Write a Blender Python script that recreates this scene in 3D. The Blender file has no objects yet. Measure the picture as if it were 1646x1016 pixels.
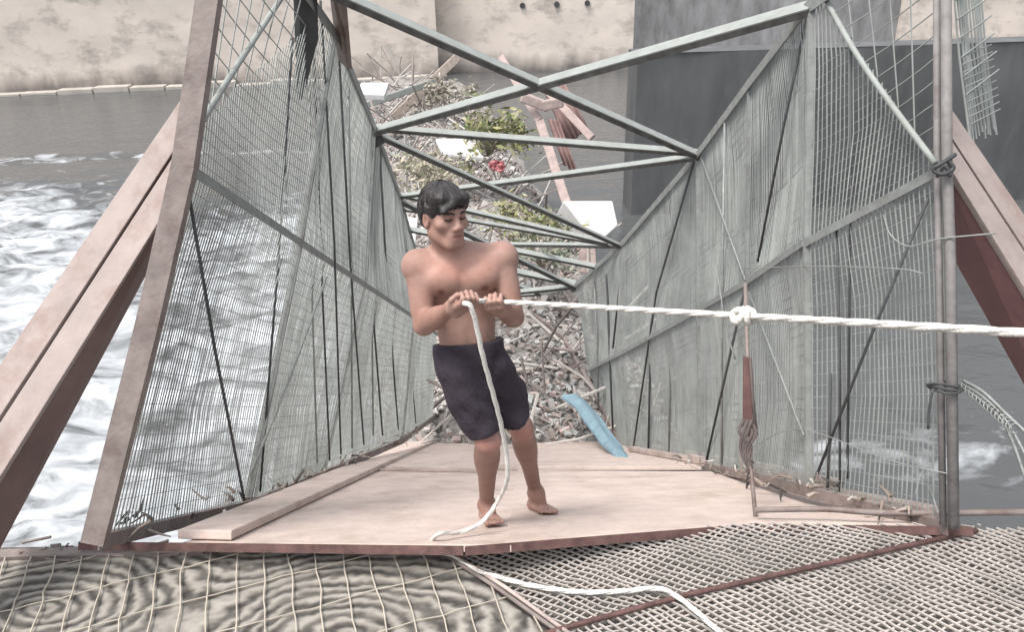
import bpy, bmesh, math, random
import numpy as np
from mathutils import Vector, Matrix, noise

random.seed(7)
rng = np.random.default_rng(7)
S = bpy.context.scene
COL = S.collection

# ------------------------------------------------------------------ camera
PITCH, ROLL, FPX, CX, CY = math.radians(25), math.radians(1.5), 1234.5, 823.0, 508.0
CAM = Vector((0, 0, 2.2))
_R, _U = Vector((1, 0, 0)), Vector((0, math.sin(PITCH), math.cos(PITCH)))
CF = Vector((0, math.cos(PITCH), -math.sin(PITCH)))
CR = _R * math.cos(ROLL) - _U * math.sin(ROLL)
CU = _R * math.sin(ROLL) + _U * math.cos(ROLL)
cd = bpy.data.cameras.new("camera")
cam = bpy.data.objects.new("camera", cd); COL.objects.link(cam)
cd.sensor_width = 36.0; cd.lens = 36.0 * FPX / 1646.0
cd.clip_start = 0.05; cd.clip_end = 2000
m = Matrix((CR, CU, -CF)).transposed().to_4x4(); m.translation = CAM
cam.matrix_world = m
S.camera = cam

# ------------------------------------------------------------------ light
SUN_EL, SUN_AZ = math.radians(66), math.radians(235)     # azimuth from +Y clockwise
w = bpy.data.worlds.new("World"); S.world = w; w.use_nodes = True
nt = w.node_tree; bg = nt.nodes["Background"]
sky = nt.nodes.new("ShaderNodeTexSky"); sky.sky_type = 'NISHITA'; sky.sun_disc = False
sky.sun_elevation = SUN_EL; sky.sun_rotation = SUN_AZ
sky.air_density = 1.0; sky.dust_density = 4.0; sky.ozone_density = 0.6
hs = nt.nodes.new("ShaderNodeHueSaturation"); hs.inputs['Saturation'].default_value = .3       # milky overcast
nt.links.new(sky.outputs[0], hs.inputs['Color']); nt.links.new(hs.outputs[0], bg.inputs[0]); bg.inputs[1].default_value = 0.15
ld = bpy.data.lights.new("sun", 'SUN'); sun = bpy.data.objects.new("sun", ld); COL.objects.link(sun)
ld.energy = 1.4; ld.angle = math.radians(15); ld.color = (1.0, 0.93, 0.88)
sd = Vector((math.sin(SUN_AZ) * math.cos(SUN_EL), math.cos(SUN_AZ) * math.cos(SUN_EL), math.sin(SUN_EL)))
sun.rotation_euler = sd.to_track_quat('Z', 'Y').to_euler()
S.view_settings.view_transform = 'Standard'; S.view_settings.look = 'None'
S.view_settings.exposure = .93; S.view_settings.gamma = 1.0

# ------------------------------------------------------------------ coordinates
def ray(px, py):
    return CR * ((px - CX) / FPX) + CU * ((CY - py) / FPX) + CF
def P(px, py, z):                       # a point of the place: sight line and distance
    return CAM + ray(px, py) * z
def on_z(px, py, h):                    # on a level surface
    d = ray(px, py); return CAM + d * ((h - CAM.z) / d.z)
def deck_pt(px, py, up=0.0):            # on the sloping bridge deck
    z = 682.4 / (py - (645 - .026 * (px - 870)))
    return P(px, py, z) + DECK_N * up
DECK_N = Vector((0, 0, 1))
_a, _b, _c = deck_pt(400, 850), deck_pt(1300, 830), deck_pt(850, 740)
DECK_N = (_b - _a).cross(_c - _a).normalized()
if DECK_N.z < 0: DECK_N = -DECK_N
RIVER = -4.4

# ------------------------------------------------------------------ materials
def mat(name, col, rough=.7, metal=0.0, var=.25, scale=8.0, stain=None, stain_amt=.0, stain_scale=2.0,
        bump=.15, bump_scale=40.0, spec=.4, stretch=(1, 1, 1)):
    mm = bpy.data.materials.new(name); mm.use_nodes = True
    n, l = mm.node_tree.nodes, mm.node_tree.links
    b = n["Principled BSDF"]; b.inputs["Roughness"].default_value = rough
    b.inputs["Metallic"].default_value = metal; b.inputs["Specular IOR Level"].default_value = spec
    tc = n.new("ShaderNodeTexCoord"); mp = n.new("ShaderNodeMapping"); mp.inputs["Scale"].default_value = stretch
    l.new(tc.outputs["Object"], mp.inputs[0])
    nz = n.new("ShaderNodeTexNoise"); nz.inputs["Scale"].default_value = scale
    nz.inputs["Detail"].default_value = 6; nz.inputs["Roughness"].default_value = .65
    l.new(mp.outputs[0], nz.inputs[0])
    rp = n.new("ShaderNodeValToRGB")
    rp.color_ramp.elements[0].position = .3; rp.color_ramp.elements[1].position = .7
    rp.color_ramp.elements[0].color = tuple(c * (1 - var) for c in col) + (1,)
    rp.color_ramp.elements[1].color = tuple(min(1, c * (1 + var)) for c in col) + (1,)
    l.new(nz.outputs[0], rp.inputs[0]); out = rp.outputs[0]
    if stain:
        n2 = n.new("ShaderNodeTexNoise"); n2.inputs["Scale"].default_value = stain_scale
        n2.inputs["Detail"].default_value = 8; n2.inputs["Roughness"].default_value = .7
        l.new(mp.outputs[0], n2.inputs[0])
        r2 = n.new("ShaderNodeValToRGB"); r2.color_ramp.elements[0].position = .5
        r2.color_ramp.elements[1].position = .68
        r2.color_ramp.elements[0].color = (0, 0, 0, 1); r2.color_ramp.elements[1].color = (stain_amt,) * 3 + (1,)
        l.new(n2.outputs[0], r2.inputs[0])
        mx = n.new("ShaderNodeMixRGB"); mx.inputs[2].default_value = stain + (1,)
        l.new(r2.outputs[0], mx.inputs[0]); l.new(out, mx.inputs[1]); out = mx.outputs[0]
    l.new(out, b.inputs["Base Color"])
    if bump:
        n3 = n.new("ShaderNodeTexNoise"); n3.inputs["Scale"].default_value = bump_scale; n3.inputs["Detail"].default_value = 5
        l.new(mp.outputs[0], n3.inputs[0])
        bp = n.new("ShaderNodeBump"); bp.inputs["Strength"].default_value = bump; bp.inputs["Distance"].default_value = .02
        l.new(n3.outputs[0], bp.inputs["Height"]); l.new(bp.outputs[0], b.inputs["Normal"])
    return mm

M = {}
M['deck'] = mat('dusty_plywood', (.55, .455, .405), .85, var=.13, scale=6, stain=(.40, .315, .265), stain_amt=.85, stain_scale=2.6, bump=.25, bump_scale=30)
M['deck_dark'] = mat('worn_timber', (.40, .33, .30), .85, var=.25, scale=7, stain=(.2, .16, .14), stain_amt=.6, stain_scale=4)
M['girder'] = mat('primer_steel', (.305, .255, .235), .65, var=.15, scale=6, stain=(.20, .125, .10), stain_amt=.6, stain_scale=4.5, bump=.12)
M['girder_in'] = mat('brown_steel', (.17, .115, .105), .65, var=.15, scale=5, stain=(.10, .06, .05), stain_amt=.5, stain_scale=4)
M['girder_red'] = mat('red_oxide_steel', (.15, .075, .075), .6, var=.15, scale=5)
M['post'] = mat('rusty_angle_steel', (.215, .18, .165), .6, var=.25, scale=9, stain=(.12, .075, .065), stain_amt=.7, stain_scale=5)
M['post_grey'] = mat('grey_rust_pipe', (.20, .19, .185), .7, var=.2, scale=14, stain=(.10, .07, .06), stain_amt=.6, stain_scale=8)
M['steel'] = mat('grey_galvanised', (.26, .275, .265), .5, metal=.25, var=.18, scale=12, stain=(.13, .11, .10), stain_amt=.5, stain_scale=9)
M['steel_light'] = mat('pale_galvanised', (.29, .312, .295), .65, metal=.1, var=.12, scale=10, stain=(.2, .18, .16), stain_amt=.4, stain_scale=9)
M['wire'] = mat('mesh_wire', (.275, .292, .277), .55, metal=.2, var=.25, scale=3, bump=0)
M['leg'] = mat('shade_painted_leg', (.095, .097, .093), .7, var=.4, scale=14)  # near-black colour paints in the shade on the brace legs
M['wire_dark'] = mat('dark_rod_steel', (.055, .058, .06), .6, var=.3, scale=6, bump=0)
M['ground_wire'] = mat('ground_mesh_wire', (.40, .37, .34), .6, metal=.1, var=.25, scale=5, bump=0)
M['tan_wire'] = mat('tan_mesh_wire', (.42, .38, .31), .6, var=.15, scale=5, bump=0)
M['red_rod'] = mat('rusty_red_rod', (.10, .055, .05), .8, var=.5, scale=14)
M['rope'] = mat('pale_rope', (.64, .615, .57), .85, var=.1, scale=30, bump=.4, bump_scale=140)
M['concrete'] = mat('landing_concrete', (.12, .11, .10), .9, var=.35, scale=6, stain=(.10, .09, .085), stain_amt=.8, stain_scale=5, bump=.4)
M['wood_pink'] = mat('pinkish_timber', (.37, .295, .275), .85, var=.25, scale=6)
M['rust_sheet'] = mat('rusted_sheet', (.20, .13, .12), .75, var=.3, scale=4)
M['white'] = mat('white_plaster', (.60, .60, .59), .7, var=.06, scale=5)
M['blue'] = mat('blue_tarp_cloth', (.20, .30, .35), .75, var=.2, scale=6)
M['red_cloth'] = mat('red_cloth', (.50, .20, .21), .85, var=.2, scale=9)
M['bark'] = mat('dry_branch', (.34, .29, .25), .85, var=.3, scale=9)
M['dark_rag'] = mat('dark_dirty_rag', (.10, .08, .075), .9, var=.3)
M['strap'] = mat('faded_red_cloth', (.12, .065, .06), .9, var=.25, scale=9)

def attr_mat(name, attr, rough=.8, bump=.0, bump_scale=40, spec=.3, sss=0.0):
    mm = bpy.data.materials.new(name); mm.use_nodes = True
    n, l = mm.node_tree.nodes, mm.node_tree.links; b = n["Principled BSDF"]
    a = n.new("ShaderNodeAttribute"); a.attribute_name = attr
    l.new(a.outputs["Color"], b.inputs["Base Color"]); b.inputs["Roughness"].default_value = rough
    b.inputs["Specular IOR Level"].default_value = spec
    if sss:
        b.inputs["Subsurface Weight"].default_value = sss
        b.inputs["Subsurface Radius"].default_value = (.02, .008, .005); b.inputs["Subsurface Scale"].default_value = .6
    if bump:
        tc = n.new("ShaderNodeTexCoord"); nz = n.new("ShaderNodeTexNoise"); nz.inputs["Scale"].default_value = bump_scale
        nz.inputs["Detail"].default_value = 5
        l.new(tc.outputs["Object"], nz.inputs[0]); bp = n.new("ShaderNodeBump"); bp.inputs["Strength"].default_value = bump
        bp.inputs["Distance"].default_value = .01; l.new(nz.outputs[0], bp.inputs["Height"]); l.new(bp.outputs[0], b.inputs["Normal"])
    return mm

# ------------------------------------------------------------------ builders
class MB:
    def __init__(s): s.v, s.f, s.c = [], [], []
    def add(s, vs, fs, col=None):
        o = len(s.v); s.v += [tuple(v) for v in vs]; s.f += [tuple(i + o for i in f) for f in fs]
        if col is not None: s.c += [col] * len(vs)
    def tube(s, pts, r, n=6, r2=None, col=None, cap=True):
        pts = [Vector(p) for p in pts]; k = len(pts); vs = []
        ref = None
        for i, p in enumerate(pts):
            t = (pts[min(i + 1, k - 1)] - pts[max(i - 1, 0)])
            t = t.normalized() if t.length > 1e-9 else Vector((0, 0, 1))
            if ref is None: ref = Vector((0, 0, 1)) if abs(t.z) < .9 else Vector((1, 0, 0))
            u = t.cross(ref).normalized(); vv = u.cross(t).normalized(); ref = vv
            rr = r if r2 is None else r + (r2 - r) * i / max(1, k - 1)
            for j in range(n):
                a = 2 * math.pi * (j + .5) / n
                vs.append(p + (u * math.cos(a) + vv * math.sin(a)) * rr)
        fs = []
        for i in range(k - 1):
            for j in range(n):
                j2 = (j + 1) % n
                fs.append((i * n + j, i * n + j2, (i + 1) * n + j2, (i + 1) * n + j))
        if cap: fs.append(tuple(range(n))[::-1]); fs.append(tuple((k - 1) * n + j for j in range(n)))
        s.add(vs, fs, col)
    def hexa(s, q, col=None):           # 8 corners: 0-3 one end, 4-7 other end
        s.add(q, [(0, 3, 2, 1), (4, 5, 6, 7), (0, 1, 5, 4), (1, 2, 6, 5), (2, 3, 7, 6), (3, 0, 4, 7)], col)
    def bar(s, a, b, w, h, up=Vector((0, 0, 1)), col=None):
        a, b = Vector(a), Vector(b); t = (b - a).normalized(); u = t.cross(up).normalized(); v = u.cross(t)
        q = []
        for p in (a, b):
            for (i, j) in ((-1, -1), (1, -1), (1, 1), (-1, 1)): q.append(p + u * (i * w / 2) + v * (j * h / 2))
        s.hexa(q, col)
    def angle(s, a, b, w, leg, up=Vector((0, 0, 1)), side=1, th=.007):   # L section: flange on top, leg below
        a, b = Vector(a), Vector(b); t = (b - a).normalized(); u = t.cross(up).normalized(); v = u.cross(t)
        s.bar(a, b, w, th, up)
        o = u * (side * (w / 2 - th / 2)) - v * (leg / 2 + th / 2 + .0005)
        s.bar(a + o, b + o, th, leg, up)
    def build(s, name, material, parent=None, smooth=False, bevel=0):
        me = bpy.data.meshes.new(name); me.from_pydata(s.v, [], s.f); me.update()
        if s.c:
            a = me.color_attributes.new("tone", 'FLOAT_COLOR', 'POINT')
            a.data.foreach_set("color", np.array([(c[0], c[1], c[2], 1) for c in s.c], dtype=np.float32).ravel())
        bm = bmesh.new(); bm.from_mesh(me); bmesh.ops.recalc_face_normals(bm, faces=bm.faces); bm.to_mesh(me); bm.free()
        if smooth: me.polygons.foreach_set("use_smooth", [True] * len(me.polygons))
        o = bpy.data.objects.new(name, me); COL.objects.link(o)
        if material: me.materials.append(material)
        if bevel:
            bv = o.modifiers.new("bevel", 'BEVEL'); bv.width = bevel; bv.segments = 2; bv.limit_method = 'ANGLE'
        if parent is not None:
            o.parent = parent; o.matrix_parent_inverse = Matrix.Translation(-parent.location)
        return o

def tag(o, label=None, cat=None, group=None, kind=None):
    if label: o["label"] = label
    if cat: o["category"] = cat
    if group: o["group"] = group
    if kind: o["kind"] = kind
    return o
def thing(name, loc, label, cat, group=None):
    o = bpy.data.objects.new(name, None); COL.objects.link(o); o.location = loc; o.empty_display_size = .2
    return tag(o, label, cat, group)
def lerp(a, b, t): return a + (b - a) * t
def bez(pts, n):                        # Catmull-Rom through points
    pts = [Vector(p) for p in pts]; out = []
    q = [pts[0] * 2 - pts[1]] + pts + [pts[-1] * 2 - pts[-2]]
    for i in range(1, len(q) - 2):
        a, b, c, d = q[i - 1:i + 3]
        for k in range(n):
            t = k / n
            out.append(.5 * ((2 * b) + (c - a) * t + (2 * a - 5 * b + 4 * c - d) * t * t + (3 * b - a - 3 * c + d) * t ** 3))
    out.append(pts[-1]); return out

# ================================================================== SETTING
def fbm(x, y, z=0.0, o=4): return noise.fractal(Vector((x, y, z)), .6, 2.1, o, noise_basis='PERLIN_ORIGINAL')

def foam_amount(x, y):
    r = x / max(y, 1.0)
    a = max(0, min(1, (-.06 - r) / .12)) * max(0, min(1, (27 - y - 2.0 * math.sin(x * .5)) / 6))
    b = math.exp(-((y - 30.5 - .05 * x) / .7) ** 2) * (.75 if r < -.12 else 0)     # one breaking line higher up
    c = .62 * math.exp(-(((x - 6.2) / 1.3) ** 2 + ((y - 9.3) / 1.0) ** 2)) + .9 * math.exp(-(((x - 4.75) / .6) ** 2 + ((y - 6.4) / .6) ** 2)) \
        + .5 * math.exp(-(((x - 4.0) / 1.1) ** 2 + ((y - 9.3) / .7) ** 2)) + .5 * math.exp(-(((x - 3.2) / 1.3) ** 2 + ((y - 8.0) / .5) ** 2))
    return min(1, max(a, b, c))

def make_river():
    ys = np.concatenate([np.arange(1.0, 27, .11), np.arange(27, 62, .45)])
    xs = np.concatenate([np.arange(-60, -15, .9), np.arange(-15, 10, .11), np.arange(10, 60, .9)])
    nx, ny = len(xs), len(ys); v = []; fo = []
    for y in ys:
        for x in xs:
            f = foam_amount(x, y)
            h = .04 * noise.noise(Vector((x * .6, y * 1.1, 0)))
            if f > .02:
                h += f * (.30 * noise.noise(Vector((x * .45 + 3, y * .9, 1))) + .16 * noise.noise(Vector((x * 1.3, y * 2.2, 2)))
                          + .05 * noise.noise(Vector((x * 3.5, y * 4.5, 5))) + .012 * noise.noise(Vector((x * 8, y * 9, 7))))
            v.append((x, y, RIVER + h)); fo.append(f)
    idx = np.arange(nx * ny).reshape(ny, nx)
    f = np.stack([idx[:-1, :-1], idx[:-1, 1:], idx[1:, 1:], idx[1:, :-1]], -1).reshape(-1, 4)
    me = bpy.data.meshes.new("river"); me.from_pydata(v, [], f.tolist())
    a = me.attributes.new("foam", 'FLOAT', 'POINT'); a.data.foreach_set("value", np.array(fo, dtype=np.float32))
    me.polygons.foreach_set("use_smooth", [True] * len(me.polygons))
    o = bpy.data.objects.new("river", me); COL.objects.link(o); tag(o, kind="structure")
    mm = bpy.data.materials.new("river_water"); mm.use_nodes = True; n, l = mm.node_tree.nodes, mm.node_tree.links
    b = n["Principled BSDF"]; b.inputs["Base Color"].default_value = (.085, .089, .090, 1); b.inputs["Roughness"].default_value = .12
    b.inputs["IOR"].default_value = 1.33; b.inputs["Specular IOR Level"].default_value = .24
    tc = n.new("ShaderNodeTexCoord"); mp = n.new("ShaderNodeMapping"); mp.inputs["Scale"].default_value = (1, 1.7, 1)
    l.new(tc.outputs["Object"], mp.inputs[0])
    wv = n.new("ShaderNodeTexNoise"); wv.inputs["Scale"].default_value = 1.6; wv.inputs["Detail"].default_value = 3; wv.inputs["Roughness"].default_value = .6
    l.new(mp.outputs[0], wv.inputs[0])
    bp = n.new("ShaderNodeBump"); bp.inputs["Strength"].default_value = .35; bp.inputs["Distance"].default_value = .12
    l.new(wv.outputs[0], bp.inputs["Height"]); l.new(bp.outputs[0], b.inputs["Normal"])
    fa = n.new("ShaderNodeAttribute"); fa.attribute_name = "foam"
    fn = n.new("ShaderNodeTexNoise"); fn.inputs["Scale"].default_value = .8; fn.inputs["Detail"].default_value = 7; fn.inputs["Roughness"].default_value = .58
    fn.inputs["Distortion"].default_value = 1.2
    l.new(mp.outputs[0], fn.inputs[0])
    ad = n.new("ShaderNodeMath"); ad.operation = 'MULTIPLY_ADD'; ad.inputs[1].default_value = .365; 
    l.new(fa.outputs["Fac"], ad.inputs[0]); l.new(fn.outputs[0], ad.inputs[2])
    rp = n.new("ShaderNodeValToRGB"); rp.color_ramp.elements[0].position = .70; rp.color_ramp.elements[1].position = 1.02
    l.new(ad.outputs[0], rp.inputs[0])
    d = n.new("ShaderNodeBsdfDiffuse"); d.inputs[0].default_value = (.53, .56, .58, 1)
    mx = n.new("ShaderNodeMixShader"); l.new(rp.outputs[0], mx.inputs[0]); l.new(b.outputs[0], mx.inputs[1]); l.new(d.outputs[0], mx.inputs[2])
    l.new(mx.outputs[0], n["Material Output"].inputs[0]); me.materials.append(mm)
make_river()

# ---- landing on the near bank: concrete slab whose front edge carries the fallen bridge
HL, HR = deck_pt(145, 866), deck_pt(1530, 845)
GH = (HR - HL); GP = Vector((-GH.y, GH.x, 0)).normalized(); GN = GH.cross(GP).normalized(); GO = HL - Vector((0, 0, .015))
def gz(x, y): return GO.z - (GN.x * (x - GO.x) + GN.y * (y - GO.y)) / GN.z          # level of the landing
print('HINGE', HL, HR)
def make_landing():
    HLx = HL + (HL - HR) * .5; HRx = HR + (HR - HL) * .5
    b = MB(); top = 0.0; off = Vector((0, 0, .02))
    fr = [Vector((p.x, p.y - .01, gz(p.x, p.y) - .02)) for p in (HLx, HRx)]
    bk = [Vector((p.x, -4, gz(p.x, -4) - .02)) for p in (HLx, HRx)]
    dn = Vector((0, 0, RIVER - 3))
    b.hexa([fr[0], fr[1], bk[1], bk[0], fr[0] + dn, fr[1] + dn, bk[1] + dn, bk[0] + dn])
    tag(b.build("ground", M['concrete']), kind="structure")
make_landing()

# ---- far retaining walls
def wall_mat():
    mm = mat('old_render_wall', (.66, .59, .525), .9, var=.08, scale=.5, stain=(.30, .27, .245), stain_amt=.75, stain_scale=.55, bump=.4, bump_scale=3, stretch=(1, 1, 1.6))
    n, l = mm.node_tree.nodes, mm.node_tree.links; b = n["Principled BSDF"]
    src = b.inputs["Base Color"].links[0].from_socket
    tc = n.new("ShaderNodeTexCoord"); sp = n.new("ShaderNodeSeparateXYZ"); l.new(tc.outputs["Object"], sp.inputs[0])
    nz = n.new("ShaderNodeTexNoise"); nz.inputs["Scale"].default_value = 1.3; nz.inputs["Detail"].default_value = 6
    mp = n.new("ShaderNodeMapping"); mp.inputs["Scale"].default_value = (1, 1, .25); l.new(tc.outputs["Object"], mp.inputs[0]); l.new(mp.outputs[0], nz.inputs[0])
    ad = n.new("ShaderNodeMath"); ad.operation = 'MULTIPLY_ADD'; ad.inputs[1].default_value = -1.6
    l.new(nz.outputs[0], ad.inputs[0]); l.new(sp.outputs[2], ad.inputs[2])
    rp = n.new("ShaderNodeMapRange"); rp.inputs[1].default_value = RIVER - .7; rp.inputs[2].default_value = RIVER + .45; rp.inputs[3].default_value = .85; rp.inputs[4].default_value = 0
    l.new(ad.outputs[0], rp.inputs[0])
    mx = n.new("ShaderNodeMixRGB"); mx.inputs[2].default_value = (.11, .10, .095, 1)      # tide mark of damp and algae
    l.new(rp.outputs[0], mx.inputs[0]); l.new(src, mx.inputs[1])
    nz2 = n.new("ShaderNodeTexNoise"); nz2.inputs["Scale"].default_value = 2.2; nz2.inputs["Detail"].default_value = 7; nz2.inputs["Roughness"].default_value = .75
    mp2 = n.new("ShaderNodeMapping"); mp2.inputs["Scale"].default_value = (.35, 1, 1.4); l.new(tc.outputs["Object"], mp2.inputs[0]); l.new(mp2.outputs[0], nz2.inputs[0])
    r3 = n.new("ShaderNodeValToRGB"); r3.color_ramp.elements[0].position = .62; r3.color_ramp.elements[1].position = .70
    r3.color_ramp.elements[1].color = (.6, .6, .6, 1); l.new(nz2.outputs[0], r3.inputs[0])
    m2 = n.new("ShaderNodeMixRGB"); m2.inputs[2].default_value = (.25, .21, .18, 1); l.new(r3.outputs[0], m2.inputs[0]); l.new(mx.outputs[0], m2.inputs[1])
    l.new(m2.outputs[0], b.inputs["Base Color"]); return mm
M['wall'] = wall_mat()
M['dark_stone'] = mat('wet_dark_stone', (.24, .24, .242), .75, var=.4, scale=1.2, stain=(.30, .30, .31), stain_amt=.7, stain_scale=2.0, bump=.5, bump_scale=4, stretch=(1, 1, .35))
M['dark_wet'] = mat('dark_wet_concrete', (.098, .101, .102), .75, var=.25, scale=.8, stain=(.15, .15, .15), stain_amt=.6, stain_scale=1.2, bump=.4, bump_scale=5, stretch=(1, 1, .3))
M['sill'] = mat('wall_footing', (.42, .39, .35), .9, var=.2, scale=1.0)

def wall_run(pxa, pya, pxb, pyb, name, material, height, label, thick=2.0, holes=(), foot=True, offs=0.0):
    a, b = on_z(pxa, pya, RIVER), on_z(pxb, pyb, RIVER); a.z = b.z = RIVER - 1.0
    d = (b - a).normalized(); nrm = Vector((-d.y, d.x, 0)); nrm = nrm if nrm.y > 0 else -nrm
    root = thing(name, a, label, "wall")
    L = (b - a).length; nx, nz_ = max(6, int(L / .6)), 18
    mb = MB(); vs = []; up = Vector((0, 0, 1))
    for j in range(nz_ + 1):
        for i in range(nx + 1):
            p = a + d * (L * i / nx) + up * ((height + 1) * j / nz_)
            e = 0 if i in (0, nx) else .05 * fbm(p.x * .35, p.z * .5, p.y * .2)
            vs.append(p + nrm * e)
    fs = [(j * (nx + 1) + i, j * (nx + 1) + i + 1, (j + 1) * (nx + 1) + i + 1, (j + 1) * (nx + 1) + i) for j in range(nz_) for i in range(nx)]
    mb.add(vs, fs); mb.build("wall_face", material, root, smooth=True); mb = MB()
    c = [a, a + d * L, a + d * L + nrm * thick, a + nrm * thick]; h = up * (height + 1)
    mb.add(c + [p + h for p in c], [(1, 2, 6, 5), (2, 3, 7, 6), (3, 0, 4, 7), (4, 5, 6, 7)])
    mb.build("wall_back", material, root)
    if foot:
        f = MB(); q = a - nrm * .45 + up * .75; N = max(4, int(L / 2)); prev = None
        for i in range(N):
            p0, p1 = q + d * (L * i / N), q + d * (L * (i + .97) / N); dz = random.uniform(0, .22)
            f.bar(p0 + up * dz, p1 + up * dz, .8, .7)
        f.build("footing", M['sill'], root, bevel=.05)
    for (hx, hy) in holes:
        r = ray(hx, hy); t = (a - CAM).dot(nrm) / r.dot(nrm); p = CAM + r * t
        k = MB(); k.tube([p - nrm * .14, p + nrm * .3], .17, 10, cap=True); hb = k.build("drain_pipe", M['wire_dark'], root)
    return root
wall_run(-900, 190, 706, 122, "retaining_wall", M['wall'], 9.0, "long stained beige retaining wall across the rapids, upstream of the debris")
wall_run(704, 116, 1016, 112, "retaining_wall", M['wall'], 9.0, "short pinkish beige wall length with round drain holes behind the debris", holes=((840, 8), (895, 6), (944, 4)), foot=False)
wall_run(1440, 88, 2500, 60, "retaining_wall", M['wall'], 9.0, "pale beige wall seen beyond the right mesh side of the bridge")
wall_run(1014, 92, 1482, 86, "bridge_abutment", M['dark_stone'], 10.0, "dark wet stone abutment between the two beige walls", thick=3.0, foot=False)["category"] = "abutment"

wall_run(1014, 345, 2100, 300, "quay_pier", M['dark_wet'], 4.3, "low dark wet concrete pier behind the right mesh side, below the stone abutment", thick=1.2, foot=False)["category"] = "pier"

# ================================================================== FOOTBRIDGE
bridge = thing("footbridge", (HL + HR) / 2, "collapsed steel footbridge with grey mesh sides sloping down into the river", "bridge")
# stations: (depth, bottom, middle, top) as sight lines
RS = [(3.05, (1527, 838), (1512, 268), (1500, -140)), (3.8, (1301, 781), (1297, 385), (1304, 2)), (4.8, (1199, 756), (1201, 452), (1205, 132)),
      (6.1, (1127, 745), (1123, 497), (1122, 246)), (8.5, (1012, 738), (1000, 566), (1000, 390)), (10.9, (962, 640), (946, 594), (926, 456))]
LS = [(3.05, (152, 862), (304, 266), (366, -190)), (4.5, (398, 806), (482, 386), (537, 52)), (6.1, (520, 757), (586, 455), (601, 205)),
      (8.5, (646, 705), (665, 508), (641, 312)), (10.9, (696, 668), (702, 536), (667, 402))]
def stations(T): return [[P(x, y, z) for (x, y) in (b, m_, t)] for (z, b, m_, t) in T]
RW, LW = stations(RS), stations(LS)

# deck: sheets of dusty plywood laid on the cross bearers
def deck_quad(a, b, c, d, name, material, th=.03, up=0.0, bevel=.004, sub=None):
    q = [deck_pt(*p, up=up) for p in (a, b, c, d)]
    mb = MB(); mb.hexa([x for x in q] + [x - DECK_N * th for x in q]); return mb.build(name, material, bridge, bevel=bevel)
deck_quad((296, 873), (822, 876), (838, 757), (540, 757), "deck_sheet", M['deck'], up=.0)
mb = MB(); q = [deck_pt(*p, up=.006) for p in ((812, 875), (1222, 842), (1535, 845), (1210, 760), (832, 757))]
mb.add(q + [p - DECK_N * .03 for p in q], [(0, 1, 2, 3, 4), (9, 8, 7, 6, 5)] + [(i, i + 5, (i + 1) % 5 + 5, (i + 1) % 5) for i in range(5)])
mb.build("deck_sheet", M['deck'], bridge, bevel=.004)
deck_quad((520, 754), (1260, 752), (1030, 712), (660, 712), "deck_sheet", M['deck'], up=.012)
# under-deck bearers
for y in (848, 800, 757, 735, 716):
    z0 = 682.4 / (y - 645)
    mb = MB(); mb.bar(P(870, y, z0) - CR * 1.35 - DECK_N * .09, P(870, y, z0) + CR * 1.5 - DECK_N * .09, .08, .1, DECK_N)
    mb.build("cross_bearer", M['post'], bridge)
# open joint batten
mb = MB(); mb.bar(deck_pt(598, 757, .012), deck_pt(770, 760, .012), .05, .016, DECK_N); mb.build("joint_strip", M['deck_dark'], bridge)
# left kerb plank
mb = MB()
q0 = [deck_pt(285, 869), deck_pt(372, 871), deck_pt(722, 703), deck_pt(690, 700)]
mb.hexa([p + DECK_N * .045 for p in q0] + [p + DECK_N * .005 for p in q0]); mb.build("kerb_plank", M['deck'], bridge, bevel=.006)
# right kerb: broken edge timbers
mb = MB()
for (a, b, hgt) in (((1500, 838), (1330, 803), .05), ((1345, 802), (1190, 768), .09), ((1195, 765), (1115, 747), .07), ((1105, 745), (1015, 728), .05)):
    p, q = deck_pt(*a, up=hgt / 2 + .015), deck_pt(*b, up=hgt / 2 + .015)
    mb.bar(p, q, .07, hgt, DECK_N)
mb.build("kerb_timber", M['deck_dark'], bridge, bevel=.008)
# hinge angle at the landing
mb = MB(); e0, e1, e2 = deck_pt(35, 868, .03), deck_pt(745, 880, .03), deck_pt(1215, 846, .03)
for (a, b) in (((130, 872), (745, 881)), ((748, 880), (1222, 844)), ((1224, 844), (1560, 850))):
    p, q = deck_pt(*a, up=-.004), deck_pt(*b, up=.0); o = Vector((0, -.016, 0)); mb.bar(p + o, q + o, .010, .034, DECK_N)
mb.build("edge_angle", M['red_rod'], bridge)
mb = MB(); mb.tube(bez([deck_pt(1215, 839, .05), deck_pt(1330, 842, .06), deck_pt(1430, 845, .05), deck_pt(1700, 848, .06)], 4), .013, 8)
mb.build("edge_pipe", M['post'], bridge, smooth=True)

# posts
def post(pts, w, material, name="post", kind="bar"):
    mb = MB()
    if kind == "pipe": mb.tube(pts, w / 2, 10)
    else:
        for a, b in zip(pts[:-1], pts[1:]): mb.bar(a, b + (b - a).normalized() * .01, w, w * .7, Vector((0, 1, 0)))
    return mb.build(name, material, bridge, smooth=(kind == "pipe"))
post([P(152, 872, 2.98), P(240, 520, 2.98), P(297, 268, 2.98), P(336, 0, 2.98), P(362, -190, 2.98)], .085, M['post'])
post([P(1533, 850, 3.0), P(1528, 420, 3.0), P(1522, 260, 3.0), P(1520, -160, 3.0)], .040, M['post_grey'], kind="pipe")
post([P(1516, 845, 3.04), P(1509, 420, 3.04), P(1506, 260, 3.04), P(1505, -160, 3.04)], .026, M['post_grey'], kind="pipe")
def jit(p, s): return p + Vector((random.uniform(-s, s), random.uniform(-s, s), random.uniform(-s, s)))
for i in (1, 2, 3, 4): post(RW[i], .034 if i != 2 else .026, M['steel'])
for i in (1, 2, 3): post(LW[i], .04, M['steel'])
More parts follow.
